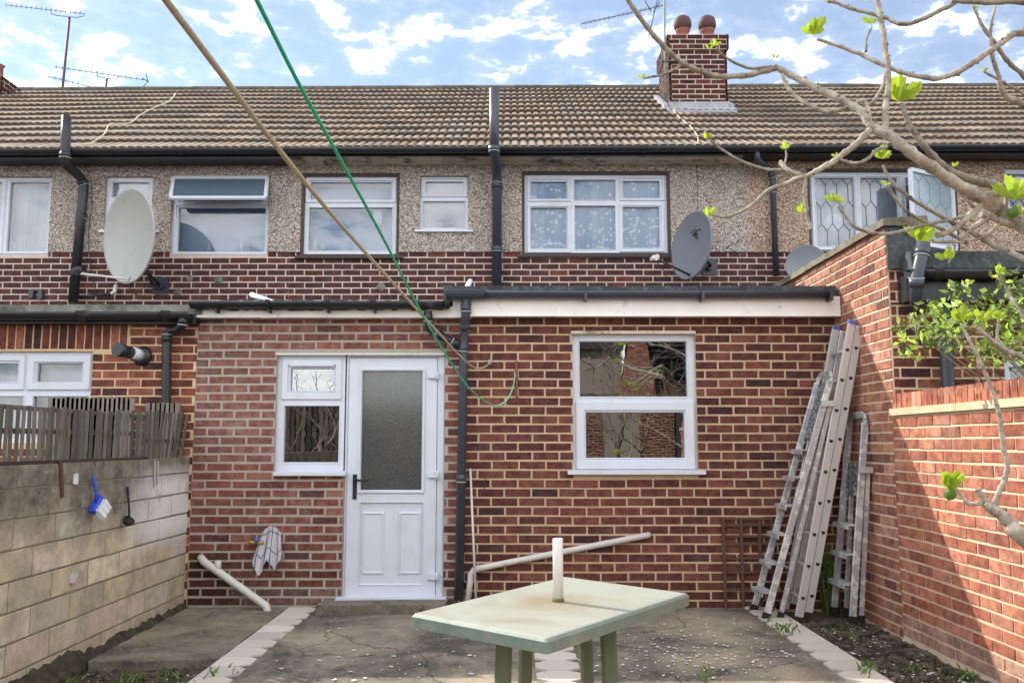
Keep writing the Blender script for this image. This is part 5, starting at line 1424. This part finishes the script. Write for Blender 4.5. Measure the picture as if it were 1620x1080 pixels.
# broken blue plastic bracket and loose cables on the upper brickwork
mb = MB(); p = at(60, 465, YU); mb.box(p.x-.08, p.x-.03, YU-.05, YU-.006, p.z-.05, p.z+.04, j=.008); mb.box(p.x+.02, p.x+.08, YU-.05, YU-.006, p.z-.06, p.z+.04, j=.01); mb.box(p.x-.08, p.x+.05, YU-.05, YU-.01, p.z+.03, p.z+.05, j=.006)
o = mb.build('broken_bracket', M['grey_pipe']); tag(o, 'broken slate blue pipe bracket on the upper brickwork', 'bracket')
def cable(name, label, pts, r, mat):
    P = [pts[0]]
    for i in range(len(pts)-1):
        p0, p1, p2, p3 = pts[max(i-1, 0)], pts[i], pts[i+1], pts[min(i+2, len(pts)-1)]
        for k in range(1, 6):
            s = k/5; P.append(.5*((2*p1)+(p2-p0)*s+(2*p0-5*p1+4*p2-p3)*s*s+(3*p1-p0-3*p2+p3)*s**3))
    mb = MB(); mb.tube(P, r, 6); o = mb.build(name, M[mat]); return tag(o, label, 'cable')
YB = YU-.02
cable('black_cable', 'black cable looping under the large pale dish', [at(*q, YB) for q in ((200, 443), (210, 462), (228, 470), (246, 468), (256, 455))] , .005, 'black')
cable('black_cable', 'thin black cable running down beside the first soil pipe', [at(*q, YB) for q in ((132, 258), (144, 285), (146, 320), (141, 360), (141, 400), (147, 440), (152, 465))], .004, 'black')
cable('black_cable', 'black cable hanging down the pebbledash to the badge dish', [at(*q, YB) for q in ((1103, 252), (1103, 290), (1104, 336))], .004, 'black')
cable('black_cable', 'short black cable hanging from the badge dish arm', [at(*q, YB) for q in ((1037, 412), (1047, 425), (1055, 440), (1058, 455))], .004, 'black')
def roofline(px, py):
    d = ray(px, py); k = math.tan(TH)
    tt = (ze + .07 - YEV*k - HCAM) / (d.z - k*d.y); return Vector((0, 0, HCAM)) + d*tt
cable('white_cable', 'white cable snaking down the roof tiles below the aerials', [roofline(*q) for q in ((278, 148), (268, 160), (245, 170), (222, 182), (207, 194), (186, 196), (173, 197), (165, 212), (150, 223), (133, 230))], .008, 'string')
cable('white_cable', 'white cable curling over the tiles beside the chimney', [roofline(*q) for q in ((1052, 150), (1044, 158), (1050, 166), (1062, 172), (1075, 186), (1092, 200), (1103, 215), (1104, 228))], .007, 'string')

# tap and tea towel
p = at(402, 858, YE-.06)
t = thing('garden_tap', 'small yellow and blue tap beside the tea towel on the wall', 'tap', p)
mb = MB(); mb.tube([(p.x+.06, YE-.002, p.z), (p.x+.06, YE-.07, p.z)], .011, 10); mb.tube([(p.x+.08, YE-.07, p.z+.0), (p.x-.02, YE-.07, p.z+.004), (p.x-.05, YE-.075, p.z+.01)], [.013, .013, .009], 10); mb.build('spout', M['brass'], t)
mb = MB(); mb.lathe([(.02, 0), (.02, .03), (.012, .035)], (p.x+.03, YE-.07, p.z+.008), (-.3, -.3, .8), 8); mb.build('tap_handle', M['blue_cap'], t)
def towel():
    mb = MB(); nu, nv = 28, 34
    tp_ = at(430, 832, YE-.05); bz = at(430, 912, YE-.05).z; H_ = tp_.z-bz
    grid = []
    for j in range(nv+1):
        v = j/nv; row = []
        for i in range(nu+1):
            u = i/nu*2-1
            wd = .075 + .04*min(1, v*1.4)
            x = tp_.x + u*wd - .03*v
            # pointed ends: length differs across the width
            ln = H_*(.66 + .34*max(0, 1-abs(u+.55)*1.9) + .22*max(0, 1-abs(u-.5)*2.2))
            z = tp_.z - v*ln - .012*u*u*(1-v)*4
            y = YE-.055 - .022*math.sin(u*7.5+v*1.5)*(.35+.65*v) - .008*math.sin(u*17+v*5)
            row.append(Vector((x, y, z)))
        grid.append(row)
    b = len(mb.v)
    for row in grid: mb.v += [tuple(q) for q in row]
    for j in range(nv):
        for i in range(nu):
            dark = (i % 7 in (2,)) or (j % 17 == 4)
            c = (.12, .14, .26) if dark else (.60, .58, .60)
            k = b + j*(nu+1)+i; mb.face([k, k+1, k+nu+2, k+nu+1], 0, c, True)
    o = mb.build('tea_towel', M['towel']); tag(o, 'white and blue striped tea towel hanging on the wall beside the tap', 'towel')
towel()
# items on the bathroom sills
def bottle(label, px, py, Y, h, r, c):
    p = at(px, py, Y); mb = MB(); mb.lathe([(r, 0), (r, h*.68), (r*.45, h*.8), (r*.45, h), (.001, h)], p, n=12)
    m = simple('bottle plastic', c, .4); o = mb.build('bottle', m); tag(o, label, 'bottle', 'bottles on the bathroom sills')
bottle('slim white bottle in the centre of the open-topped window sill', 382, 400, YU+.115, .20, .028, (.6, .68, .74))
bottle('short white bottle at the dish side of the open-topped window', 331, 400, YU+.115, .12, .032, (.6, .66, .7))
bottle('pale blue bottle beside the slim white one behind glass', 393, 400, YU+.125, .21, .03, (.25, .33, .60))
bottle('small lime green tub in the corner of the open-topped window', 287, 401, YU+.115, .04, .045, (.45, .60, .05))
bottle('white bottle on the sill behind the crossing clotheslines', 499, 396, YU+.115, .15, .028, (.6, .66, .72))
bottle('short white tub beside the bottle behind the clotheslines', 511, 396, YU+.115, .09, .035, (.6, .66, .72))
bottle('little turquoise bottle in the middle of the washroom sill', 554, 396, YU+.115, .09, .025, (.25, .48, .55))
p = at(597, 330, YU+.105); mb = MB(); mb.hexa([(p.x-.06, p.y, p.z-.17), (p.x+.06, p.y, p.z-.17), (p.x+.06, p.y+.02, p.z-.17), (p.x-.06, p.y+.02, p.z-.17), (p.x-.04, p.y, p.z), (p.x+.05, p.y, p.z), (p.x+.05, p.y+.02, p.z), (p.x-.04, p.y+.02, p.z)])
for k in range(3): mb.tube([(p.x-.04+k*.04, p.y+.01, p.z-.15), (p.x-.045+k*.042, p.y+.01, p.z-.215)], .018, 8)
o = mb.build('washing_mitt', M['bristle']); tag(o, 'white bath mitt hanging behind the window glass', 'mitt')

# ================================================================ CLOTHES LINES
def line(name, label, pix, Y0, Y1, r, mat, extra=None):
    n = len(pix); dist = [0]
    for a, b in zip(pix, pix[1:]): dist.append(dist[-1] + math.hypot(a[0]-b[0], a[1]-b[1]))
    pts = []
    for q, d in zip(pix, dist):
        s = d/dist[-1]; Y = 1/((1-s)/Y0 + s/Y1); pts.append(at(q[0], q[1], Y))
    d = (pts[0]-pts[1]).normalized(); pts = [pts[0] + d*3.2] + pts
    P = []
    for i in range(len(pts)-1):
        p0, p1, p2, p3 = pts[max(i-1, 0)], pts[i], pts[i+1], pts[min(i+2, len(pts)-1)]
        if i == 0: P += [p1.lerp(p2, k/8) for k in range(8)]; continue
        if i == 1: p0 = p1 - (p2-p1)
        for k in range(8):
            s = k/8; P.append(.5*((2*p1)+(p2-p0)*s+(2*p0-5*p1+4*p2-p3)*s*s+(3*p1-p0-3*p2+p3)*s**3))
    P.append(pts[-1]); mb = MB(); mb.tube(P, r, 8); o = mb.build(name, M[mat]); tag(o, label, 'clothesline', 'clotheslines')
line('clothesline', 'tan rope clothesline hooked to the wall beside the door', [(262, 0), (345, 110), (430, 222), (530, 345), (640, 468), (700, 533), (728, 563), (750, 581), (765, 581), (775, 574)], 1.05, YE-.04, .0048, 'rope_tan')
line('clothesline', 'green plastic clothesline ending at the rusty bracket', [(406, 0), (475, 137), (540, 255), (610, 384), (660, 482), (700, 552), (735, 605), (760, 629), (783, 641), (800, 635), (811, 615), (816, 592)], 1.15, YE-.02, .0034, 'rope_green')
cable('string_end', 'pale frayed string tied to the rusty bracket', [at(*q, YE-.045) for q in ((770, 636), (785, 641), (800, 634), (810, 617), (814, 598), (814, 588))], .004, 'string')['category'] = 'string'

# ================================================================ FIG TREE
def fig():
    t = thing('fig_tree', 'bare fig tree with pale branches and fresh green leaf buds reaching into view', 'tree', (2.5, 3.3, 0))
    D = 3.2
    br = [  # (points px,py[,Y]), width px start, width px end, tint
     ([(1860, 560, 3.1), (1740, 440, 3.1), (1620, 358), (1560, 318), (1500, 283), (1440, 240), (1405, 215), (1380, 200)], 29, 18, 1.0),
     ([(1380, 200), (1362, 178), (1330, 158), (1290, 140), (1250, 118), (1225, 106)], 17, 11, 1.0),
     ([(1227, 108), (1190, 117), (1150, 122), (1112, 115), (1080, 100), (1058, 82), (1035, 57), (1010, 25), (990, -8), (970, -60)], 11, 9, .8),
     ([(1086, 98), (1073, 106), (1052, 117), (1035, 121), (1018, 124)], 5, 4, .7),
     ([(1220, 105), (1190, 108), (1165, 101), (1142, 86), (1134, 76)], 6, 4, .7),
     ([(1237, 118), (1244, 135), (1262, 155), (1290, 171), (1318, 177), (1348, 166), (1366, 160), (1372, 175), (1378, 192)], 7, 9, 1.0),
     ([(1370, 168), (1384, 158), (1397, 135), (1402, 110)], 8, 6, .85),
     ([(1400, 212), (1402, 170), (1405, 120), (1400, 70), (1393, 25), (1386, -10), (1380, -70)], 13, 9, .8),
     ([(1900, 190, 3.25), (1750, 70, 3.2), (1620, 52), (1585, 68), (1550, 92), (1512, 116), (1478, 125), (1440, 118), (1402, 105), (1366, 88), (1330, 74), (1293, 62)], 15, 6, .95),
     ([(1370, 82), (1371, 62), (1379, 44)], 5, 3, .7),
     ([(1308, 2), (1322, 4), (1345, 13), (1380, 22), (1402, 28), (1424, 38), (1450, 34), (1485, 18), (1512, 3), (1540, -25), (1620, -60)], 6, 10, .8),
     ([(1505, 1, 3.0), (1560, 4, 3.0), (1620, 3, 3.0), (1760, 20, 3.0), (1900, 120, 3.1)], 9, 14, .8),
     ([(1541, 10), (1551, 36), (1572, 66), (1592, 94), (1622, 122), (1750, 230, 3.2), (1880, 330, 3.2)], 5, 12, .8),
     ([(1575, 8), (1567, 48), (1570, 88), (1580, 122), (1583, 138), (1596, 156), (1622, 168), (1740, 240, 3.3), (1880, 360, 3.3)], 5, 16, .9),
     ([(1556, 113), (1588, 131), (1625, 153), (1720, 220, 3.2)], 4, 7, .75),
     ([(1427, 166), (1437, 195), (1452, 217), (1476, 247), (1505, 272), (1540, 285), (1572, 294), (1625, 302), (1760, 350, 3.1), (1880, 440, 3.1)], 9, 20, .6),
     ([(1378, 206), (1350, 232), (1320, 255), (1290, 272), (1268, 281), (1240, 292), (1214, 302), (1188, 326), (1152, 343), (1126, 340)], 13, 5, 1.0),
     ([(1272, 279), (1246, 269), (1234, 257)], 9, 9, 1.0),
     ([(1243, 269), (1215, 268), (1188, 261), (1155, 245), (1132, 229), (1121, 219)], 6, 4, .7),
     ([(1240, 262), (1244, 248), (1243, 238)], 4, 3, .8),
     ([(1274, 281), (1273, 310), (1278, 345), (1283, 364)], 8, 6, .7),
     ([(1404, 232), (1386, 238), (1374, 250), (1355, 258), (1336, 255), (1321, 247)], 7, 5, .8),
     ([(1397, 262), (1410, 287), (1440, 313), (1470, 331), (1508, 352), (1545, 372), (1575, 390), (1640, 420, 3.1), (1760, 500, 3.1)], 5, 12, .8),
     ([(1402, 292), (1418, 315), (1433, 333), (1455, 347), (1490, 363), (1530, 385)], 5, 7, .7),
     ([(1326, 326), (1340, 345), (1358, 362), (1396, 370), (1432, 364), (1470, 354), (1520, 344), (1545, 338)], 6, 7, .85),
     ([(1900, 470, 3.0), (1740, 350, 3.0), (1620, 290), (1592, 302), (1562, 310), (1545, 330), (1524, 350), (1500, 366), (1484, 372)], 18, 12, 1.1),
     ([(1583, 326), (1562, 344), (1540, 360), (1520, 374)], 11, 9, 1.1),
     ([(1594, 296), (1590, 330), (1578, 356), (1556, 374), (1520, 382), (1475, 382)], 8, 7, 1.0),
     ([(1512, 293), (1526, 312), (1544, 331)], 6, 7, 1.0),
     ([(1552, 338), (1590, 352), (1625, 364), (1760, 420, 3.15), (1880, 520, 3.15)], 10, 22, 1.1),
     ([(1511, 386), (1508, 402), (1501, 416)], 5, 3, .8),
     ([(1900, 1060, 3.2), (1740, 950, 3.1), (1622, 852, 2.9), (1600, 830, 2.9), (1575, 806, 2.9), (1556, 795, 2.9)], 40, 15, 1.1),
     ([(1572, 806, 2.9), (1557, 790, 2.9), (1546, 773, 2.9)], 14, 11, .9),
     ([(1570, 802, 2.9), (1578, 782, 2.9), (1590, 756, 2.9), (1592, 730, 2.9), (1584, 690, 2.9), (1580, 655, 2.9), (1572, 625, 2.9), (1560, 592, 2.9), (1546, 562, 2.9), (1532, 535, 2.9), (1521, 512, 2.9)], 11, 5, 1.0),
     ([(1552, 796, 2.9), (1532, 796, 2.9), (1522, 784, 2.9), (1513, 773, 2.9)], 8, 5, 1.05),
     ([(1542, 516, 2.9), (1560, 530, 2.9), (1590, 553, 2.9), (1625, 570, 2.9), (1740, 650, 3.0), (1860, 760, 3.1)], 5, 16, .9),
     ([(1590, 553, 2.9), (1578, 535, 2.9), (1580, 505, 2.9), (1576, 490, 2.9)], 6, 4, .9),
     ([(1545, 562, 2.9), (1535, 556, 2.9), (1528, 548, 2.9)], 4, 3, .9),
     ([(1600, 470), (1592, 455), (1582, 440), (1578, 430)], 6, 4, .7),
     ([(1600, 470), (1660, 560), (1760, 700)], 6, 12, .7),
    ]
    # the trunk outside the frame
    tr = [Vector((2.56, 3.25, -.12)), Vector((2.55, 3.2, .5)), Vector((2.50, 3.15, .95)), Vector((2.47, 3.12, 1.35)), Vector((2.50, 3.15, 1.75)), Vector((2.48, 3.2, 2.15)), Vector((2.45, 3.2, 2.6))]
    mb = MB(); mb.tube(tr, [.085, .075, .07, .065, .055, .042, .03], 14, 0, (1, 1, 1)); mb.build('trunk', M['bark'], t)
    for pts, w0, w1, tint in br:
        P = [at(p[0], p[1], p[2] if len(p) > 2 else D + .12*math.sin(p[0]*.011+p[1]*.007)) for p in pts]
        dep = [p.y for p in P]; n = len(P)
        Q, Rd = [], []
        sc0 = .5/F
        for i in range(n-1):
            p0, p1, p2, p3 = P[max(i-1, 0)], P[i], P[i+1], P[min(i+2, n-1)]
            kk = 7
            for k in range(kk):
                s = k/kk; q = .5*((2*p1)+(p2-p0)*s+(2*p0-5*p1+4*p2-p3)*s*s+(3*p1-p0-3*p2+p3)*s**3)
                f = (i+s)/(n-1); wpx = w0+(w1-w0)*f
                r = wpx*sc0*q.y*.83
                if (k == 3 or k == 0): r *= 1.22          # leaf-scar nodes
                r *= 1 + .06*noise.noise(q*30)
                q = q + Vector((noise.noise(q*22), noise.noise(q*22+Vector((5, 0, 0))), noise.noise(q*22+Vector((0, 9, 0)))))*r*.35
                Q.append(q); Rd.append(r)
        Q.append(P[-1]); Rd.append(w1*sc0*P[-1].y)
        mb = MB(); mb.tube(Q, Rd, 9, 0, (tint, tint*.97, tint*.95))
        # spurs and bud scars
        for _ in range(int(len(Q)/4)):
            i = rng.randrange(1, len(Q)-1); r = Rd[i]
            if r > .018: continue
            e = Vector((rng.uniform(-1, 1), rng.uniform(-1, .2), rng.uniform(-.6, 1))).normalized()
            mb.tube([Q[i]+e*r*.4, Q[i]+e*(r*1.0+.005)], [r*.55, r*.28], 6, 0, (tint*.7, tint*.65, tint*.6))
        mb.build('branch', M['bark'], t)
    # leaf clusters: (px, py, size px, n, depth)
    cl = [(1014, 122, 9, 2), (1286, 48, 26, 5), (1378, 34, 15, 3), (1420, 150, 38, 5), (1133, 70, 12, 3), (1122, 76, 9, 2), (1227, 90, 9, 2), (1118, 216, 12, 3), (1243, 233, 12, 3), (1120, 338, 15, 4), (1269, 332, 15, 4),
          (1395, 246, 20, 4), (1325, 246, 10, 3), (1404, 290, 11, 2), (1317, 316, 14, 4), (1328, 318, 12, 3), (1554, 112, 9, 2), (1455, 372, 30, 6), (1606, 305, 40, 7), (1612, 335, 20, 3), (1500, 404, 20, 5), (1541, 12, 9, 2),
          (1509, 262, 8, 2), (1308, 0, 10, 2), (1370, 0, 9, 2), (1498, 760, 34, 6), (1520, 500, 26, 5), (1553, 503, 20, 4), (1577, 500, 16, 4), (1578, 428, 16, 4)]
    for e in cl:
        px, py, sz, n = e; Y = 2.88 if py > 480 else D
        c = at(px, py, Y); s = sz/F*Y*1.25
        mb = MB()
        for k in range(n):
            an = 2*math.pi*k/n + rng.uniform(-.3, .3)
            out = Vector((math.cos(an)*.75, -rng.uniform(-.5, .6), math.sin(an)*.55+.75)).normalized()
            leaf(mb, c + Vector((0, 0, -s*.25)), out, s*rng.uniform(.7, 1.05), rng.uniform(.7, 1.3), .62)
        mb.build('leaf_cluster', M['leaf'], t)
    for px, py, Y in ((1602, 338, D), (1503, 782, 2.88)):
        mb = MB(); c = at(px, py, Y); mb.lathe([(.001, -.02), (.014, -.012), (.02, .002), (.014, .016), (.005, .026), (.001, .03)], c, (.2, -.2, .8), 12, 0, (.45, .6, .6))
        mb.build('green_fig', M['leaf'], t)
def leaf(mb, base, d, L, tint, wide=.85):
    side = d.cross(Vector((rng.uniform(-.4, .4), -1, rng.uniform(-.2, .2)))).normalized(); nn = side.cross(d).normalized()
    out = [(0, 0), (.20, .16), (.46, .46), (.52, .30), (.80, .34), (.84, .16), (1.0, 0)]   # lobed half outline (along, across)
    c = (tint, tint*rng.uniform(.92, 1.05), tint*rng.uniform(.7, 1.2)); b = len(mb.v)
    mid = [0, .14, .30, .45, .62, .76, 1.0]
    for s in (1, -1):
        bb = len(mb.v)
        for (a, w_) in out: mb.v.append(tuple(base + d*L*a + side*s*w_*L*wide + nn*(w_*.35+.25*a*a)*L))
        for a in mid: mb.v.append(tuple(base + d*L*a + nn*(.25*a*a)*L))
        for i in range(6):
            mb.face([bb+i, bb+i+1, bb+7+i+1, bb+7+i][::s], 0, c, True)
fig()

# ================================================================ SHRUB OVER THE WALL
def shrub():
    t = thing('leafy_shrub', 'leafy green shrub growing behind the brick garden wall', 'shrub', (3.6, 5.6, 0))
    mb = MB(); wood = MB()
    root = Vector((3.75, 5.55, -.1))
    cl = []
    for (cx, cy, rx, ry, n) in ((1570, 520, 75, 42, 260), (1500, 505, 50, 34, 150), (1600, 470, 40, 40, 130), (1455, 535, 42, 26, 90), (1430, 548, 20, 14, 30), (1520, 465, 26, 22, 45), (1585, 560, 60, 26, 90), (1660, 500, 70, 60, 200), (1480, 500, 22, 20, 30), (1445, 505, 14, 12, 16)):
        for _ in range(int(n*.62)):
            an = rng.uniform(0, 6.28); r = math.sqrt(rng.random())
            Y = rng.uniform(5.15, 6.0)
            p = at(cx + rx*r*math.cos(an), cy + ry*r*math.sin(an), Y)
            if p.x < XR+.18 and p.z < 1.62: p.z += .1
            d = Vector((rng.uniform(-1, 1), rng.uniform(-1, 1), rng.uniform(-.8, .5))).normalized()
            for k in range(2):
                dd = (d + Vector((rng.uniform(-.9, .9), rng.uniform(-.9, .9), rng.uniform(-.9, .9)))).normalized()
                simple_leaf(mb, p + Vector((rng.uniform(-.02, .02), rng.uniform(-.02, .02), rng.uniform(-.02, .02))), dd, rng.uniform(.03, .085), rng.choice([.25, .4, .7, 1.1, 1.6, 2.3]))
            cl.append(p)
    mb.build('crown', M['bush'], t)
    for p in rng.sample(cl, 18):
        mid = root.lerp(p, .6) + Vector((.25, 0, .25)); wood.tube([root, mid, p], [.012, .006, .003], 5, 0, (.5, .45, .4))
    wood.build('stems', M['bark'], t)
def simple_leaf(mb, b, d, L, tint):
    side = d.cross(Vector((rng.uniform(-1, 1), rng.uniform(-1, 1), rng.uniform(-1, 1)))).normalized(); nn = side.cross(d)
    c = (tint, tint*rng.uniform(.9, 1.1), tint*rng.uniform(.6, 1.2)); k = len(mb.v)
    mb.v += [tuple(b), tuple(b+d*L*.5+side*L*.26+nn*L*.08), tuple(b+d*L), tuple(b+d*L*.5-side*L*.26+nn*L*.08), tuple(b+d*L*.5)]
    mb.face([k, k+1, k+2, k+4], 0, c); mb.face([k, k+4, k+2, k+3], 0, c)
shrub()

# ================================================================ GROUND LITTER
def litter():
    mb = MB()
    def petal(x, y, r, z=.006):
        n = 7; a0 = rng.uniform(0, 6); k = len(mb.v); pts = []
        for i in range(n):
            an = a0+2*math.pi*i/n; rr = r*rng.uniform(.6, 1.15); pts.append((x+rr*math.cos(an)*1.1, y+rr*math.sin(an), z+rng.uniform(0, .004)))
        mb.poly(pts)
    for _ in range(360):
        px = rng.gauss(1080, 130); py = rng.triangular(965, 1080, 1040)
        if px < 870 and rng.random() < .8: continue
        q = onz(px, py)
        if q.x > 1.86 or q.x < -1.5: continue
        petal(q.x, q.y, rng.choice([.004, .006, .008, .011, .014]))
    for _ in range(60):
        q = onz(rng.uniform(430, 860), rng.uniform(985, 1078)); 
        if -1.5 < q.x < .1: petal(q.x, q.y, rng.choice([.006, .010, .016]))
    for _ in range(240):
        q = onz(rng.uniform(1240, 1560), rng.uniform(985, 1078))
        if 2.14 < q.x < 2.7: petal(q.x, q.y, rng.choice([.005, .008, .012]), -.015)
    for _ in range(90):
        q = onz(rng.uniform(100, 380), rng.uniform(1055, 1085))
        if -2.6 < q.x < -1.85: petal(q.x, q.y, rng.choice([.005, .008]), -.04)
    stuff(mb.build('petals', M['petal']), 'fallen white petals scattered over the concrete and soil', 'petals')
    mb = MB()
    spots = [(1345, 1000, 20, 5), (1240, 995, 60, 24), (1440, 1050, 50, 30), (1530, 1060, 90, 30), (1370, 1060, 30, 14), (300, 1068, 40, 60), (200, 1072, 40, 40), (1115, 1074, 10, 10), (100, 1070, 40, 30), (1330, 990, 30, 30)]
    for px, py, n, spread in spots:
        for _ in range(n):
            q = onz(px + rng.gauss(0, spread*.5), py + rng.gauss(0, 6))
            z = 0 if q.x < 2.12 and q.x > -1.8 else -.05
            d = Vector((rng.uniform(-.7, .7), rng.uniform(-.7, .7), 1)).normalized(); L = rng.uniform(.02, .07); s = Vector((rng.uniform(-1, 1), rng.uniform(-1, 1), 0)).normalized()*L*.16
            b = Vector((q.x, q.y, z)); k = len(mb.v); e = d*L + Vector((d.x, d.y, 0))*L*.5
            mb.v += [tuple(b-s*.5), tuple(b+s*.5), tuple(b+d*L*.55+s), tuple(b+e), tuple(b+d*L*.55-s)]; mb.face([k, k+1, k+2, k+3, k+4])
    # taller tuft behind the ladders
    for _ in range(22):
        b = Vector((rng.uniform(2.50, 2.62), rng.uniform(7.1, 7.22), -.03)); tip = b + Vector((rng.uniform(-.12, .06), rng.uniform(-.05, .05), rng.uniform(.25, .75)))
        s = Vector((.008, .003, 0)); k = len(mb.v); m_ = b.lerp(tip, .5) + Vector((0, 0, .05)); mb.v += [tuple(b-s), tuple(b+s), tuple(m_+s), tuple(tip), tuple(m_-s)]; mb.face([k, k+1, k+2, k+3, k+4])
    stuff(mb.build('weeds', M['weed']), 'sparse green weeds and grass tufts along the soil edges', 'weeds')
    # stones and clods in the soil
    mb = MB()
    for _ in range(900):
        if rng.random() < .5: x, y, z = rng.uniform(2.15, 2.68), rng.uniform(4.6, 6.9), -.03
        else: x, y, z = rng.uniform(-2.55, -1.85), rng.uniform(4.6, 5.7), -.06
        r = rng.choice([.006, .009, .013, .02]); mb.box(x-r, x+r, y-r, y+r, z-.01, z+r*.9, j=r*.4)
    stuff(mb.build('soil_clods', M['soil']), 'small stones and clods scattered over the bare soil beds', 'stones')
    # moss bank along the foot of the block wall
    mb = MB(); n = 90
    for i in range(n+1):
        y = 4.2 + 3.08*i/n; h = .03 + .035*noise.noise(Vector((y*4, 0, 0))) + .03*noise.noise(Vector((y*15, 2, 0))) + (.03 if y < 5.6 else 0); wd = .06 + .03*noise.noise(Vector((y*6, 5, 0)))
        mb.v += [(XL+.002, y, h+.01), (XL+.02, y, h), (XL+wd*.7, y, h*.45), (XL+wd+.02, y, -.03), (XL+wd+.02, y, -.12)]
    for i in range(n):
        for k in range(4): a = i*5+k; mb.face([a, a+5, a+6, a+1], sm=False)
    stuff(mb.build('moss', M['moss']), 'dark damp moss along the foot of the block wall', 'moss')
litter()

# ================================================================ THE GARDENS' FAR SIDE (only mirrored in the window glass)
def rear_building():
    t = thing('rear_building', 'rendered building with narrow brick gable and tiled lean-to opposite the terrace, mirrored in the window', 'building', (2, -9, 0))
    Yb = -9.0
    ren = simple('beige render', (.30, .26, .21), .9, dirt=(.17, .15, .12)); drk = simple('dark slate roof', (.045, .045, .05), .7, var=.4, scale=6)
    mb = MB(); mb.box(-1.5, 3.05, -13, Yb-.5, -.12, 3.9); mb.build('rendered_wall', ren, t)
    mb = MB(); mb.box(-1.7, 3.1, -13.2, Yb-.3, 3.9, 4.3); mb.hexa([(-1.7, -13.2, 4.3), (3.1, -13.2, 4.3), (3.1, Yb-.3, 4.3), (-1.7, Yb-.3, 4.3), (-1.7, -12, 6.0), (3.1, -12, 6.0), (3.1, -11.5, 6.0), (-1.7, -11.5, 6.0)]); mb.build('main_roof', drk, t)
    mb = MB(); w0, w1, xc = .52, .17, 3.5
    for i in range(26):
        z = 2.45 + i*.085; a = w0 + (w1-w0)*i/26; x = xc - a
        while x < xc + a:
            mb.box(x+.004, min(x+.215, xc+a), Yb-.5, Yb-.42, z+.005, z+.078, 0, pal_side2(0, 0)); x += .225
    mb.hexa([(xc-w0, Yb-.9, 2.4), (xc+w0, Yb-.9, 2.4), (xc+w0, Yb-.43, 2.4), (xc-w0, Yb-.43, 2.4), (xc-w1, Yb-.9, 4.7), (xc+w1, Yb-.9, 4.7), (xc+w1, Yb-.43, 4.7), (xc-w1, Yb-.43, 4.7)], 1)
    mb.build('brick_gable', [M['brick_side'], M['mortar_side']], t)
    mb = MB()
    for i in range(10): mb.box(-1.8, 5.4, Yb-.12*i-.14, Yb-.12*i+.02, 2.36+.07*i, 2.40+.07*i, 0, (.55, .5, .48))
    mb.build('lean_to_roof', M['roof'], t)
    mb = MB()
    for i in range(14): mb.box(3.75, 7.5, Yb-.5-.22*i-.24, Yb-.5-.22*i, 2.6+.2*i, 2.66+.2*i, 0, (.2, .2, .22), j=.01)
    mb.box(3.75, 7.5, -13, Yb-3.4, 2, 5); mb.build('side_roof', drk, t)
    mb = MB()
    for (xa, xb) in ((-1.5, 2.42), (3.45, 4.4)):
        bricks(mb, (xb, Yb, 0), (-1, 0, 0), (0, 1, 0), xb-xa, 0, 2.3, [], pal_ext); holed(mb, (xb, Yb, 0), (-1, 0, 0), (0, 1, 0), 0, xb-xa, -.1, 2.34, [], .3)
    mb.build('brick_wall', [M['brick_ext'], M['mortar_ext']], t)
    mb = MB(); mb.box(2.42, 3.45, Yb-.1, Yb-.04, -.1, 2.3); mb.build('door', ren, t)
    mb = MB(); mb.box(4.4, 9.5, -13, Yb-.05, -.1, 2.6); mb.build('side_wall', drk, t)
    f = thing('board_fence', 'dark close-boarded fence at the far end of the garden, mirrored in the small window', 'fence', (-6, -9, 0))
    mb = MB(); x = -12
    while x < -1.6:
        h = 2.4+rng.uniform(-.03, .03); c = rng.uniform(.25, 1.2); mb.box(x, x+.11, -9.02, -9, -.1, h, 0, (c, c, c)); x += .15
    mb.box(-12, -1.65, -9.03, -9.021, -.1, 2.35, 0, (.2, .2, .2)); mb.build('boards', M['slat'], f)
    mb = MB(); mb.box(-12, -1.6, -9.08, -9.03, .4, .5); mb.box(-12, -1.6, -9.08, -9.03, 1.9, 2.0); mb.build('rail', M['slat'], f)
rear_building()

def bare_tree(label, x, y, h, seed):
    r = random.Random(seed); t = thing('bare_tree', label, 'tree', (x, y, 0)); mb = MB()
    def grow(p, d, L, rad, lv):
        pts = [p]; 
        for i in range(5):
            d = (d + Vector((r.uniform(-.3, .3), r.uniform(-.2, .2), r.uniform(-.12, .2)))).normalized(); pts.append(pts[-1] + d*L/5)
        mb.tube(pts, [rad*(1-.45*i/5) for i in range(6)], 6, 0, (.7, .66, .62))
        if lv:
            for k in range(3 if lv > 2 else 4):
                e = (d*.6 + Vector((r.uniform(-1, 1), r.uniform(-.5, .5), r.uniform(-.2, .9)))).normalized(); grow(pts[2 + k % 4], e, L*r.uniform(.6, .85), rad*.5, lv-1)
    grow(Vector((x, y, -.1)), Vector((0, 0, 1)), h*.42, .06, 4)
    mb.build('branches', M['bark'], t)
bare_tree('bare garden tree mirrored in the large ground floor window', 2.3, -1.6, 3.6, 3)
bare_tree('bare garden tree mirrored in the small window by the door', -3.7, -1.8, 3.6, 5)

# crumbling filler patches on the upper brickwork
for px, py, r in ((603, 453, .055), (345, 443, .05), (300, 440, .045), (281, 462, .05)):
    p = at(px, py, YU-.007); mb = MB(); n = 14; ring_ = []
    for i in range(n):
        a = 2*math.pi*i/n; q = r*rng.uniform(.75, 1.15); ring_.append((p.x+q*math.cos(a), YU-.006, p.z+q*.85*math.sin(a)))
    c0 = (p.x, YU-.016, p.z)
    for i in range(n): mb.poly([c0, ring_[i], ring_[(i+1) % n]])
    mb.build('filler_patch', M['felt_pale'], houses['M' if px > 456 else 'L'])
